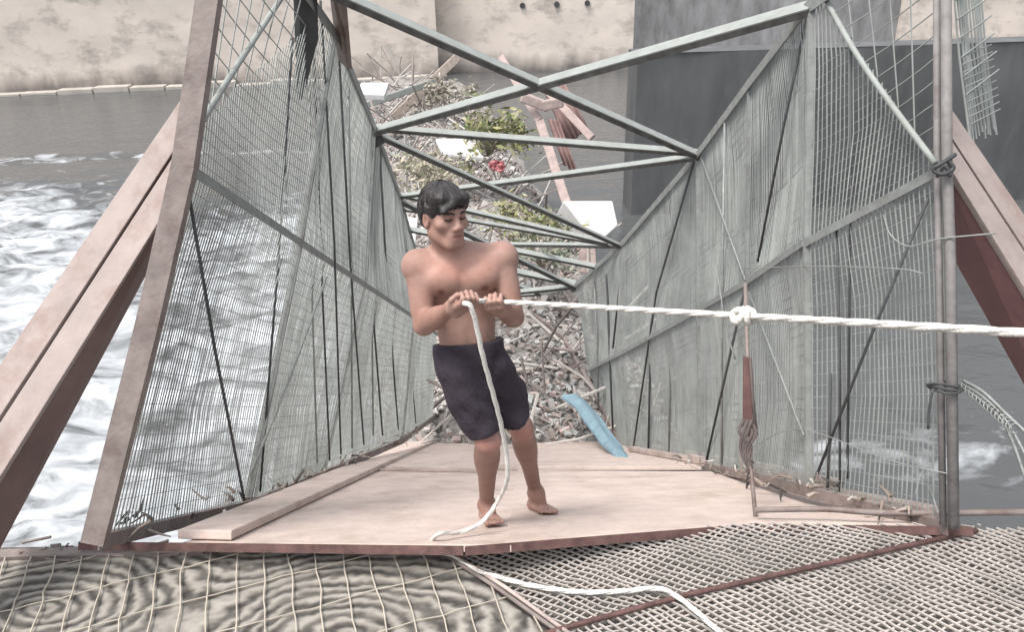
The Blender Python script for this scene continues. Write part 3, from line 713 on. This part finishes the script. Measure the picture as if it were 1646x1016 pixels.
# white broken block and sheeting
def slab(q, th, name, mt, label, cat):
    mb = MB(); n = (q[1] - q[0]).cross(q[3] - q[0]).normalized(); n = n if n.dot(CF) > 0 else -n
    mb.hexa(q + [p + n * th for p in q]); return tag(mb.build(name, M[mt], bevel=.03), label, cat)
slab([P(905, 322, 14.5), P(985, 322, 14.8), P(994, 362, 14.6), P(960, 392, 14.2)], .5, "concrete_block", 'white', "white broken concrete block beside the right top chord", "block")
slab([P(700, 222, 20), P(755, 222, 20), P(778, 252, 19), P(712, 246, 19)], .12, "plastic_sheet", 'white', "crumpled white plastic sheet among the debris above the man", "plastic sheet")
slab([P(580, 132, 27), P(625, 132, 27), P(618, 152, 26), P(575, 150, 26)], .2, "plastic_sheet", 'white', "small white plastic sheet near the far wall behind the left chord", "plastic sheet")
slab([P(648, 345, 13), P(672, 350, 13), P(668, 395, 12.7), P(650, 380, 12.7)], .1, "plastic_sheet", 'white', "white plastic scrap just left of the man's head", "plastic sheet")
# crumpled red cloth
def cloth(c, sx, sy, name, mt, label, cat, amp=.12, seed=0):
    mb = MB(); N = 14; vs = []
    for j in range(N + 1):
        for i in range(N + 1):
            u, v = i / N - .5, j / N - .5; e_ = 1 - .55 * max(0, math.hypot(u, v) - .35) * 2 + .3 * fbm(math.atan2(v, u) * 1.3, seed, 1); u *= e_; v *= e_
            vs.append(c + CR * (u * sx) + CU * (v * sy) - CF * (amp * 1.5 * fbm(u * 5 + seed, v * 4, seed)))
    k = len(vs); vs += [p + CF * .03 for p in vs]
    fs = []
    for j in range(N):
        for i in range(N):
            a = j * (N + 1) + i; q = (a, a + 1, a + N + 2, a + N + 1); fs += [q, tuple(k + t for t in q[::-1])]
    mb.add(vs, fs); return tag(mb.build(name, M[mt], smooth=True), label, cat)
cloth(P(799, 266, 18), .45, .34, "cloth", 'red_cloth', "crumpled red cloth caught in the debris behind the bracing", "cloth", seed=3)
# blue sheet along the right edge of the deck, hanging out over the lower deck end
mb = MB(); path = bez([P(918, 632, 10.0), P(942, 655, 9.3), P(968, 690, 8.4), P(990, 715, 7.6), P(1008, 738, 7.0)], 6); vs = []
for i, p in enumerate(path):
    t = i / (len(path) - 1); wd = lerp(.20, .09, t) * (1 + .06 * math.sin(i * .9))
    for j in range(7):
        u = j / 6 - .5; vs.append(p + CR * (u * wd * 1.3) + CU * (.012 * math.sin(j * 1.7 + i * .3) + abs(u) * -.08))
k = len(vs); vs += [p - DECK_N * .02 for p in vs]; fs = []
for i in range(len(path) - 1):
    for j in range(6):
        a = i * 7 + j; q = (a, a + 1, a + 8, a + 7); fs += [q, tuple(k + t for t in q[::-1])]
mb.add(vs, fs); tag(mb.build("tarp_strip", M['blue'], smooth=True), "pale blue tarpaulin strip draped at the right edge of the deck", "tarpaulin")

# shrubs
M['leaf'] = attr_mat('leaf_mix', 'tone', .6)
def shrub(c, r, n, label, cols, seed):
    rnd = random.Random(seed); root = thing("shrub", c - Vector((0, 0, r)), label, "shrub")
    mb = MB(); mt = MB()
    for k in range(14):
        d = Vector((rnd.gauss(0, 1), rnd.gauss(0, 1), abs(rnd.gauss(0, 1)) + .5)).normalized(); b0 = c - Vector((0, 0, r))
        mt.tube([b0, b0 + d * r * .8 + Vector((0, 0, .1)), b0 + d * r * 1.7], .02, 5, r2=.006)
        cc = b0 + d * r * rnd.uniform(.9, 1.7)
        for q in range(n // 14):
            p = cc + Vector((rnd.gauss(0, .3), rnd.gauss(0, .3), rnd.gauss(0, .25))) * r
            a = Vector((rnd.gauss(0, 1), rnd.gauss(0, 1), rnd.gauss(0, .6))).normalized(); b = a.cross(Vector((rnd.gauss(0, 1), rnd.gauss(0, 1), rnd.gauss(0, 1)))).normalized()
            L = rnd.uniform(.05, .12) * (r / .5); W = L * .3; col = rnd.choice(cols)
            mb.add([p - a * L, p + b * W, p + a * L, p - b * W], [(0, 1, 2, 3)], col)
    mb.build("foliage", M['leaf'], root); mt.build("stem", M['bark'], root, smooth=True)
YG = [(.20, .21, .09), (.28, .27, .13), (.13, .16, .07), (.35, .34, .22)]
shrub(P(782, 205, 20), .75, 900, "yellowish green shrub between the crossed overhead braces", YG, 1)
shrub(P(845, 345, 14), .5, 600, "low olive shrub right of the man's head", YG, 2)
shrub(P(720, 150, 29), .8, 500, "dry twiggy shrub at the foot of the far wall", [(.27, .25, .2), (.2, .19, .15), (.36, .33, .28)], 3)
shrub(P(690, 268, 15), .55, 500, "straw coloured reeds just above the man's hair", [(.45, .41, .33), (.36, .33, .25), (.25, .26, .18)], 4)
shrub(P(870, 395, 13), .4, 400, "small grey green shrub under the far struts", [(.22, .25, .19), (.30, .32, .25), (.15, .17, .12)], 5)

# ================================================================== ROPE
def rope_mesh(pts, r, name, parent, turns=26, lay=3):
    mb = MB(); L = [0]
    for a, b in zip(pts[:-1], pts[1:]): L.append(L[-1] + (b - a).length)
    for s in range(lay):
        q = []
        for i, p in enumerate(pts):
            t = (pts[min(i + 1, len(pts) - 1)] - pts[max(i - 1, 0)]).normalized(); u = t.cross(Vector((.13, .2, 1))).normalized(); v = u.cross(t)
            a = L[i] * turns + s * 2 * math.pi / lay
            q.append(p + (u * math.cos(a) + v * math.sin(a)) * r * .40)
        mb.tube(q, r * .64, 6)
    return mb.build(name, M['rope'], parent, smooth=True)
LGRIP, RGRIP = P(796, 485, 2.735), P(748, 481, 2.70)
rp = thing("rope", g(760, 915), "white pull rope from the right through the man's hands down onto the mesh", "rope")
tail = bez([P(1700, 539, 1.38), P(1450, 523, 1.62), P(1195, 508, 2.0), P(1010, 497, 2.32), P(860, 488, 2.62), LGRIP, P(772, 483, 2.70), RGRIP,
            P(746, 487, 2.66), P(756, 492, 2.65), P(765, 520, 2.68), P(778, 580, 2.75), P(796, 645, 2.86), P(812, 715, 3.0), P(815, 770, 3.08), P(799, 808, 3.20), P(772, 842, 3.18), deck_pt(738, 866, .025), deck_pt(705, 872, .03), g(690, 879, .04), g(705, 886, .035), g(735, 900, .035), g(770, 920, .035)], 26)
rope_mesh(tail, .0095, "strand", rp)
gr = bez([g(769, 919.5, .035),  g(850, 941, .04), g(930, 952, .035), g(1000, 951, .04), g(1060, 947, .05), g(1100, 968, .045), g(1160, 1020, .045), g(1215, 1070, .04)], 18)
rope_mesh(gr, .0105, "strand", rp)
mb = MB(); kc = P(1195, 508, 1.99)
kp = [kc + CR * (.026 * math.sin(a)) + CU * (.015 * math.sin(2 * a + .6)) + CF * (.012 * math.cos(3 * a)) for a in np.linspace(0, 6.28, 40)]
mb.tube(kp, .0095, 8); mb.tube([kc + CR * (.012 + .01 * math.sin(a)) + CU * (.019 * math.cos(a)) + CF * (.019 * math.sin(a)) for a in np.linspace(0, 6.28, 16)], .009, 8)
mb.tube([kc - CR * (.010 - .01 * math.cos(a)) + CU * (.018 * math.cos(a)) + CF * (.018 * math.sin(a)) for a in np.linspace(0, 6.28, 16)], .009, 8)
mb.build("knot", M['rope'], rp, smooth=True)


# ================================================================== PERSON
class Field:
    def __init__(s, lo, hi, h):
        s.lo = np.array(lo, dtype=np.float32); s.h = h
        s.n = np.ceil((np.array(hi) - s.lo) / h).astype(int) + 1
        s.d = np.full(tuple(s.n), 1.0, dtype=np.float32)
    def sub(s, lo, hi, pad):
        a = np.clip(np.floor((np.array(lo) - pad - s.lo) / s.h).astype(int), 0, s.n); b = np.clip(np.ceil((np.array(hi) + pad - s.lo) / s.h).astype(int) + 1, 0, s.n)
        if (b <= a).any(): return None, None
        g_ = [s.lo[i] + s.h * np.arange(a[i], b[i], dtype=np.float32) for i in range(3)]
        return tuple(slice(a[i], b[i]) for i in range(3)), np.stack(np.meshgrid(*g_, indexing='ij'), -1)
    def comb(s, sl, d, k, cut=False):
        a = s.d[sl]
        if cut:
            d = -d; h = np.maximum(k - np.abs(a - d), 0) / k; s.d[sl] = np.maximum(a, d) + h * h * k * .25
        else:
            h = np.maximum(k - np.abs(a - d), 0) / k; s.d[sl] = np.minimum(a, d) - h * h * k * .25
    def cap(s, a, b, r1, r2, k=.02, cut=False):
        a, b = np.array(a, dtype=np.float32), np.array(b, dtype=np.float32); rm = max(r1, r2)
        sl, g_ = s.sub(np.minimum(a, b) - rm, np.maximum(a, b) + rm, k + .03)
        if sl is None: return
        ab = b - a; t = np.clip(((g_ - a) @ ab) / max(1e-9, float(ab @ ab)), 0, 1)
        d = np.linalg.norm(g_ - a - t[..., None] * ab, axis=-1) - (r1 + (r2 - r1) * t)
        s.comb(sl, d, k, cut)
    def ell(s, c, ax, r, k=.02, cut=False):
        c = np.array(c, dtype=np.float32); A = np.array([list(v) for v in ax], dtype=np.float32); r = np.array(r, dtype=np.float32)
        ext = np.abs(A.T) @ r
        sl, g_ = s.sub(c - ext, c + ext, k + .03)
        if sl is None: return
        q = (g_ - c) @ A.T; k0 = np.linalg.norm(q / r, axis=-1); k1 = np.linalg.norm(q / (r * r), axis=-1)
        s.comb(sl, k0 * (k0 - 1) / np.maximum(k1, 1e-6), k, cut)
    def mesh(s):
        d = s.d; I = d < 0; n = d.shape
        acc = np.zeros((n[0] - 1, n[1] - 1, n[2] - 1, 3), dtype=np.float32); cnt = np.zeros(acc.shape[:3], dtype=np.float32)
        faces = []; 
        e = []
        for ax in range(3):
            s0 = [slice(None)] * 3; s1 = [slice(None)] * 3; s0[ax] = slice(0, -1); s1[ax] = slice(1, None)
            cr = np.argwhere(I[tuple(s0)] != I[tuple(s1)])
            o = np.zeros(3, int); o[ax] = 1
            va = d[tuple(cr.T)]; vb = d[tuple((cr + o).T)]; t = va / (va - vb)
            pos = cr.astype(np.float32); pos[:, ax] += t
            e.append((ax, cr, va < 0))
            b1, b2 = [(1, 2), (2, 0), (0, 1)][ax]
            for da in (0, 1):
                for db in (0, 1):
                    cc = cr.copy(); cc[:, b1] -= da; cc[:, b2] -= db
                    ok = (cc >= 0).all(1) & (cc < np.array(acc.shape[:3])).all(1)
                    np.add.at(acc, tuple(cc[ok].T), pos[ok]); np.add.at(cnt, tuple(cc[ok].T), 1)
        act = np.argwhere(cnt > 0); idx = -np.ones(cnt.shape, int); idx[tuple(act.T)] = np.arange(len(act))
        v = acc[tuple(act.T)] / cnt[tuple(act.T)][:, None] * s.h + s.lo
        for ax, cr, ins in e:
            b1, b2 = [(1, 2), (2, 0), (0, 1)][ax]; q = []
            for da, db in ((0, 0), (1, 0), (1, 1), (0, 1)):
                cc = cr.copy(); cc[:, b1] -= da; cc[:, b2] -= db; q.append(cc)
            ok = np.ones(len(cr), bool)
            for cc in q: ok &= (cc >= 0).all(1) & (cc < np.array(cnt.shape)).all(1)
            f = np.stack([idx[tuple(cc[ok].T)] for cc in q], 1); fl = ~ins[ok]
            f[fl] = f[fl][:, ::-1]; faces.append(f)
        return v, np.concatenate(faces)

# joints (right = his right, on the left of the photo)
HEAD = P(713, 346, 2.86); NECK = P(727, 410, 2.97); CHEST = P(741, 462, 3.00); PELV = P(757, 580, 3.13)
SHR, SHL = P(673, 428, 2.95), P(806, 415, 2.99); ELR, ELL = P(681, 523, 2.93), P(826, 510, 2.98)
WRR, WRL = P(728, 493, 2.775), P(805, 491, 2.80)
HIR, HIL = P(735, 590, 3.10), P(786, 588, 3.15); KNR, KNL = P(784, 708, 3.16), P(838, 688, 3.46)
ANR, ANL = P(782, 812, 3.50), P(861, 793, 3.74); HER, HEL = deck_pt(780, 838, .012), deck_pt(857, 822, .012); TOR, TOL = deck_pt(797, 851, .012), deck_pt(888, 832, .012)
bS = (SHL - SHR).normalized(); bU = (NECK - PELV); bU = (bU - bS * bU.dot(bS)).normalized(); bF = bS.cross(bU)
AX = (bS, bF, bU)
def T(o, s, f, u): return o + bS * s + bF * f + bU * u
pts_all = [HEAD, SHR, SHL, ELR, ELL, HER, HEL, TOR, TOL, WRR, WRL]
lo = [min(p[i] for p in pts_all) - .17 for i in range(3)]; hi = [max(p[i] for p in pts_all) + .17 for i in range(3)]
F = Field(lo, hi, .0045)
# trunk
F.ell(T(CHEST, 0, -.015, .01), AX, (.138, .098, .165), .03)
F.ell(T(CHEST, 0, -.01, .085), AX, (.135, .075, .07), .04)
for sg in (-1, 1):
    F.ell(T(CHEST, sg * .066, .066, .045), AX, (.074, .036, .054), .018)      # pectorals
    F.ell(T(CHEST, sg * .112, -.035, .0), AX, (.045, .06, .13), .03)            # back muscles
F.ell(lerp(CHEST, PELV, .52) - bF * .012, AX, (.118, .088, .16), .04)
F.ell(lerp(CHEST, PELV, .62) + bF * .045, AX, (.075, .04, .13), .03)
F.ell(PELV - bF * .01, AX, (.138, .1, .11), .05)
F.cap(T(CHEST, 0, .108, .10), T(CHEST, 0, .098, -.10), .008, .008, .03, cut=True)  # breastbone groove
F.cap(lerp(CHEST, PELV, .38) + bF * .100, lerp(CHEST, PELV, .72) + bF * .094, .007, .006, .022, cut=True)      # midline of the belly
for sg in (-1, 1):
    F.cap(T(CHEST, sg * .03, .104, -.085), T(CHEST, sg * .105, .055, -.15), .007, .007, .022, cut=True)        # rib edge
    F.cap(T(CHEST, sg * .128, .045, -.045), T(CHEST, sg * .10, .075, -.07), .006, .005, .014, cut=True)
F.ell(lerp(CHEST, PELV, .74) + bF * .09, AX, (.008, .012, .011), .012, cut=True)    # navel
# neck, traps, collar bones
hF = Vector((.60, -.78, .06)).normalized(); hS = Vector((.8, .6, -.08)); hS = (hS - hF * hS.dot(hF)).normalized(); hU = hS.cross(hF)
if hU.z < 0: hU = -hU
hS = hF.cross(hU); HX = (hS, hF, hU)
HS = .95
def Hd(s, f, u): return HEAD + (hS * s + hF * f + hU * u) * HS
F.cap(T(NECK, 0, -.02, -.05), Hd(0, -.02, -.05), .062, .052, .03)
for sh, sg in ((SHR, -1), (SHL, 1)):
    F.cap(T(NECK, sg * .025, -.03, .0), sh - bF * .012 + bU * .005, .040, .042, .045)
    F.cap(T(NECK, sg * .02, .035, -.045), sh + bF * .03 + bU * .018, .010, .011, .025)
    F.ell(sh + bS * (sg * .008), AX, (.056, .054, .062), .035)
    F.cap(T(CHEST, sg * .09, .035, .07), sh + bF * .01, .05, .048, .04)
# arms
def arm(sh, el, wr):
    F.cap(sh, el, .046, .037, .02); mid = lerp(sh, el, .52)
    t = (el - sh).normalized(); fr = (wr - el); fr = (fr - t * fr.dot(t)).normalized()
    F.cap(mid - t * .05 + fr * .012, mid + t * .06 + fr * .012, .036, .032, .03)
    F.cap(mid - t * .05 - fr * .012, mid + t * .05 - fr * .012, .034, .030, .03)
    F.cap(el, wr, .036, .0245, .02); a = (wr - el).normalized()
    F.ell(el + a * .075, (a, a.orthogonal().normalized(), a.cross(a.orthogonal().normalized())), (.08, .042, .042), .02)
arm(SHR, ELR, WRR); arm(SHL, ELL, WRL)
# hands closed on the rope
def hand(wr, grip, roughd, roughn, roll, thumb):
    d = Vector(roughd).normalized(); n = Vector(roughn); n = (n - d * n.dot(d)).normalized(); a = d.cross(n)
    kn = grip - n * .022 + d * .004; base = kn - d * .085
    F.cap(wr, base + d * .02, .026, .028, .02)
    for o in (-.028, -.010, .010, .027):
        F.cap(base + d * .012 + a * o * .7, kn + a * o, .0145, .0115, .012)
    for i, o in enumerate((-.031, -.0105, .010, .0295)):
        L = (.92, 1.05, 1.0, .82)[i]; b = kn + a * o
        j1 = b + d * .027 * L + n * .014 * L; j2 = j1 - d * .008 * L + n * .026 * L; tp = j2 - d * .030 * L - n * .004
        F.cap(b, j1, .0098, .0092, .004); F.cap(j1, j2, .0092, .0082, .003); F.cap(j2, tp, .0082, .0068, .003)
    t0 = base + d * .022 + a * (thumb * .026); t1 = t0 + d * .036 + a * (thumb * .018) + n * .022; t2 = t1 + d * .024 - a * (thumb * .012) + n * .016
    F.cap(t0, t1, .0145, .0105, .01); F.cap(t1, t2, .0105, .008, .004)
hand(WRR, RGRIP, CR * .62 - CF * .70 + CU * .30, CU * .8 + CF * .35 - CR * .2, 0, 1)
hand(WRL, LGRIP, CR * -.34 - CF * .88 + CU * .22, CU * .9 + CF * .3, 0, -1)
# legs and feet
def leg(hi_, kn, an, he, to, sg):
    F.cap(hi_, kn, .083, .052, .03); t = (an - kn).normalized(); th = (kn - hi_).normalized()
    F.ell(lerp(hi_, kn, .45) + bF * .012, (th, th.cross(bF).normalized(), bF), (.16, .075, .07), .03)
    F.ell(kn + bF * .016, AX, (.040, .034, .044), .025)
    F.cap(kn, an, .050, .030, .02)
    back = -(bF - t * bF.dot(t)).normalized()
    F.ell(kn + t * .13 + back * .022, (t, t.cross(back), back), (.12, .054, .050), .03)
    d = to - he; d = (d - DECK_N * d.dot(DECK_N)); Lf = .225; d.normalize(); s_ = d.cross(DECK_N)
    hl = he + DECK_N * .022
    F.cap(an, hl - d * .0, .034, .028, .025); F.cap(hl, hl + d * .1 + DECK_N * .002, .027, .026, .02)
    F.cap(an + d * .02, hl + d * .15 - DECK_N * .004, .034, .018, .03)
    for o in (-.028, 0, .026): F.cap(hl + d * .08 + s_ * o * .5, hl + d * .165 - DECK_N * .008 + s_ * o, .021, .0155, .015)
    for i, o in enumerate((-.036, -.018, -.002, .014, .030)):
        oo = o * sg * -1; L = (.205, .212, .217, .214, .212)[i]; r = (.0085, .009, .0095, .0098, .013)[i]
        F.cap(hl + d * .16 - DECK_N * .009 + s_ * oo, hl + d * L - DECK_N * (.011) + s_ * oo * 1.05, r * 1.05, r, .005)
    for o in (-1, 1): F.ell(an + s_ * (o * .030) + d * .004, AX, (.012, .014, .014), .012)
leg(HIR, KNR, ANR, HER, TOR, -1); leg(HIL, KNL, ANL, HEL, TOL, 1)
# head and face
F.ell(Hd(0, -.008, .032), HX, (.074, .094, .086), .02)
F.ell(Hd(0, .022, -.045), HX, (.056, .066, .068), .03)
F.cap(Hd(-.018, .074, -.098), Hd(.018, .074, -.098), .017, .017, .025)
for sg in (-1, 1):
    F.cap(Hd(sg * .052, .0, -.065), Hd(sg * .02, .07, -.1), .016, .015, .03)          # jaw line
    F.ell(Hd(sg * .046, .062, -.022), HX, (.022, .016, .016), .03)                      # cheek bones
    F.ell(Hd(sg * .031, .094, .004), HX, (.021, .015, .012), .016, cut=True)          # eye sockets
    F.cap(Hd(sg * .014, .088, .021), Hd(sg * .046, .076, .023), .0075, .006, .018)      # brows
    F.ell(Hd(sg * .0315, .0745, .002), HX, (.0155, .0135, .0115), .006)                 # eyelids
    F.ell(Hd(sg * .0155, .101, -.036), HX, (.0095, .011, .0085), .008)                  # nostrils
    F.ell(Hd(sg * .077, -.008, -.012), HX, (.009, .019, .031), .008)                    # ears
    F.ell(Hd(sg * .084, -.002, -.010), HX, (.006, .010, .019), .006, cut=True)
F.cap(Hd(0, .088, .008), Hd(0, .106, -.030), .0085, .0115, .014)
F.ell(Hd(0, .083, -.064), HX, (.030, .016, .022), .02)
F.cap(Hd(-.018, .091, -.0605), Hd(.018, .091, -.0605), .0062, .0062, .006); F.cap(Hd(-.014, .091, -.0735), Hd(.014, .091, -.0735), .0075, .0075, .006)
F.cap(Hd(-.024, .099, -.067), Hd(.024, .099, -.067), .0022, .0022, .003, cut=True)
v, f = F.mesh()
me = bpy.data.meshes.new("person"); me.from_pydata(v.tolist(), [], f.tolist()); me.update()
me.polygons.foreach_set("use_smooth", [True] * len(me.polygons))
# skin tones: lips, nipples, brows, lash lines, nails lighter, knees and feet redder, natural mottling
base = np.array([.335, .208, .170], dtype=np.float32); tone = np.tile(base, (len(v), 1))
def spot(c, r, col, amt, ax=None):
    q = v - np.array(c)
    if ax is not None: q = q @ np.array([list(x) for x in ax]).T
    dd = np.linalg.norm(q / np.array(r), axis=1); w_ = np.clip(1.4 - dd, 0, .6) / .6 * amt
    tone[:] = tone * (1 - w_[:, None]) + np.array(col) * w_[:, None]
for p_ in (HER, HEL): spot(p_, (.26, .26, .09), (.44, .28, .235), .7)
for p_ in (KNR, KNL): spot(p_ + bF * .05, (.05, .05, .05), (.36, .17, .145), .6)
for p_ in (ANR, ANL): spot(lerp(p_, KNR if p_ is ANR else KNL, .5), (.15, .15, .21), (.20, .115, .092), .8)
for e_, w0 in ((ELR, WRR), (ELL, WRL)):                        # sun-browned forearms
    spot(lerp(e_, w0, .45), (.11, .11, .10), (.27, .145, .11), .6)
spot(T(CHEST, 0, .08, .11), (.13, .08, .06), (.44, .235, .185), .5)
spot(HEAD, (.11, .11, .14), (.33, .19, .15), .5)
for sg in (-1, 1):
    spot(T(CHEST, sg * .082, .09, .02), (.014, .014, .014), (.17, .075, .06), .85)
    spot(Hd(sg * .030, .087, .0235), (.021, .014, .0042), (.045, .03, .028), .9, HX)
    spot(Hd(sg * .0315, .089, -.001), (.015, .009, .0045), (.05, .03, .028), .95, HX)
    spot(Hd(sg * .0315, .085, .0), (.022, .014, .012), (.30, .15, .11), .4, HX)
spot(Hd(0, .097, -.067), (.019, .012, .0075), (.25, .095, .085), .85, HX)
spot(NECK + bF * .06 - bU * .04, (.06, .05, .04), (.44, .22, .17), .5)
for i in range(len(v)):
    pass
ns = np.array([noise.fractal(Vector((p[0] * 9, p[1] * 9, p[2] * 9)), .6, 2, 3) for p in v[::1].tolist()], dtype=np.float32)
ns2 = np.array([noise.fractal(Vector((p[0] * 34, p[1] * 34, p[2] * 34)), .6, 2, 3) for p in v.tolist()], dtype=np.float32)
tone *= (1 + .13 * ns[:, None] * np.array([.8, 1.1, 1.2]) + .07 * ns2[:, None])
a_ = me.color_attributes.new("tone", 'FLOAT_COLOR', 'POINT')
a_.data.foreach_set("color", np.concatenate([np.clip(tone, 0, 1), np.ones((len(v), 1))], 1).astype(np.float32).ravel())
M['skin'] = attr_mat('skin', 'tone', .56, .10, 110, .32, sss=.10)
me.materials.append(M['skin'])
person = bpy.data.objects.new("person", me); COL.objects.link(person)
sm = person.modifiers.new("smooth", 'SMOOTH'); sm.factor = .5; sm.iterations = 2
tag(person, "bare chested barefoot person in dark shorts pulling a white rope on the bridge deck", "person")
def child(v, f, name, material):
    m2 = bpy.data.meshes.new(name); m2.from_pydata(v.tolist(), [], f.tolist()); m2.update(); m2.materials.append(material)
    m2.polygons.foreach_set("use_smooth", [True] * len(m2.polygons)); o = bpy.data.objects.new(name, m2); COL.objects.link(o); o.parent = person
    s2 = o.modifiers.new("smooth", 'SMOOTH'); s2.factor = .5; s2.iterations = 2; return o
# shorts
M['shorts'] = mat('dark_shorts_cloth', (.040, .032, .042), .85, var=.25, scale=9, bump=.25, bump_scale=60, spec=.25)
G = Field([min(HIR.x, KNR.x) - .25, min(KNR.y, PELV.y) - .3, KNR.z - .1], [KNL.x + .2, KNL.y + .3, PELV.z + .2], .0055)
G.ell(PELV - bF * .01 + bU * .02, AX, (.141, .112, .14), .05)
G.ell(PELV + bU * .09, AX, (.134, .108, .10), .03)
for (h_, k_, e_) in ((HIR, KNR, .84), (HIL, KNL, .86)):
    th = (k_ - h_).normalized(); end = lerp(h_, k_, 1.15)
    G.cap(h_, end, .090, .060, .016)
    G.ell(lerp(h_, k_, .45) + bF * .014, (th, th.cross(bF).normalized(), bF), (.2, .080, .082), .03)
# cloth folds, then hems and waist cut
gx, gy, gz = [G.lo[i] + G.h * np.arange(G.n[i]) for i in range(3)]
G.d -= .004
near = np.argwhere(np.abs(G.d) < .03)
for (i, j, k) in near:
    x, y, z = gx[i], gy[j], gz[k]
    G.d[i, j, k] += .012 * noise.noise(Vector((x * 14 + z * 9, y * 10, z * 10 - x * 8))) + .005 * noise.noise(Vector((x * 36 + z * 30, y * 30, z * 10 - x * 14)))
gg = np.stack(np.meshgrid(gx, gy, gz, indexing='ij'), -1)
wp = PELV + bU * .085; wn = (bU - bF * .28 ).normalized()
G.d = np.maximum(G.d, (gg - np.array(wp)) @ np.array(wn))
for (h_, k_, e_, o_, ho) in ((HIR, KNR, .90, HIL, KNL), (HIL, KNL, .64, HIR, KNR)):
    th = np.array((k_ - h_).normalized()); hp = np.array(lerp(h_, k_, e_)); ab = np.array(k_ - h_); t = np.clip(((gg - np.array(h_)) @ ab) / (ab @ ab), 0, 1.3)
    dl = np.linalg.norm(gg - np.array(h_) - t[..., None] * ab, axis=-1); ab2 = np.array(ho - o_); t2 = np.clip(((gg - np.array(o_)) @ ab2) / (ab2 @ ab2), 0, 1.3)
    d2 = np.linalg.norm(gg - np.array(o_) - t2[..., None] * ab2, axis=-1)
    cut = (gg - hp) @ th
    G.d = np.where(dl <= d2, np.maximum(G.d, cut), G.d)
sv, sf = G.mesh(); child(sv, sf, "shorts", M['shorts'])
# hair: a thick cap with separate locks
M['hair'] = mat('black_hair', (.024, .02, .02), .5, var=.4, scale=30, bump=.3, bump_scale=90, spec=.5)
HF = Field([HEAD[i] - .17 for i in range(3)], [HEAD[i] + .19 for i in range(3)], .004)
HF.ell(Hd(0, -.012, .042), HX, (.080, .099, .086), .02); HF.ell(Hd(0, -.045, .0), HX, (.074, .068, .08), .03)
HF.ell(Hd(.02, .05, .082), HX, (.054, .042, .034), .03)
HF.cap(Hd(-.01, .09, .075), Hd(.052, .088, .034), .022, .014, .02); HF.cap(Hd(-.045, .075, .075), Hd(-.062, .06, .045), .022, .012, .02)
for sg in (-1, 1): HF.cap(Hd(sg * .074, .015, .04), Hd(sg * .076, .022, -.005), .016, .006, .012)
HF.ell(Hd(-.006, .115, -.026), HX, (.085, .060, .070), .014, cut=True)                       # face opening
HF.ell(Hd(-.075, -.0, -.02), HX, (.03, .035, .03), .01, cut=True); HF.ell(Hd(.075, -.0, -.02), HX, (.03, .035, .03), .01, cut=True)
HF.ell(Hd(0, -.05, -.105), HX, (.1, .1, .05), .02, cut=True)
cr = Hd(-.01, -.05, .13)
near = np.argwhere(np.abs(HF.d) < .022)
for (i, j, k) in near:
    p = Vector((HF.lo[0] + HF.h * i, HF.lo[1] + HF.h * j, HF.lo[2] + HF.h * k)) - HEAD
    s_, f_, u_ = p.dot(hS), p.dot(hF), p.dot(hU); an = math.atan2(s_, f_ + .05); rr = math.hypot(s_, f_ + .05)
    HF.d[i, j, k] += .007 * noise.noise(Vector((an * 7, rr * 10, u_ * 8))) + .0025 * noise.noise(Vector((an * 19, rr * 16, u_ * 14)))
hv, hf = HF.mesh(); child(hv, hf, "hair", M['hair'])
mb = MB(); rnd = random.Random(5)
for k in range(620):
    an = rnd.uniform(-3.1, 3.1); fr = abs(an) < 1.1
    st = []; r_end = rnd.uniform(.95, 1.22) * (1.46 if fr else 1.55)
    for q in range(6):
        th = .15 + (r_end - .15) * q / 5; lift = 1.015 + .04 * math.sin(q * .9 + k) * rnd.random() + (.05 * q / 5 if k % 6 == 0 else 0)
        sx = math.sin(an + .15 * q / 5) * math.sin(th); fx = math.cos(an + .15 * q / 5) * math.sin(th); ux = math.cos(th)
        st.append(Hd(sx * .083 * lift, -.012 + fx * .102 * lift, .042 + ux * .089 * lift))
    mb.tube(st, rnd.uniform(.0022, .0042), 4, r2=.0006, cap=False)
ho = mb.build("hair_lock", M['hair'], None, smooth=True); ho.parent = person

for sg in (-1, 1):
    mb = MB(); mb.tube([Hd(sg * s_, f_, u_) for (s_, f_, u_) in ((.013, .0955, .0205), (.026, .0945, .0265), (.038, .089, .0265), (.048, .080, .021))], .0042, 6, r2=.0022)
    o = mb.build("eyebrow", M['hair'], None, smooth=True); o.parent = person
    mb = MB(); mb.tube([Hd(sg * s_, f_, u_) for (s_, f_, u_) in ((.0185, .0845, .0005), (.026, .0885, -.0025), (.034, .0885, -.0030), (.042, .0845, -.0005), (.047, .079, .002))], .0026, 6)
    o = mb.build("eyelash", M['hair'], None, smooth=True); o.parent = person
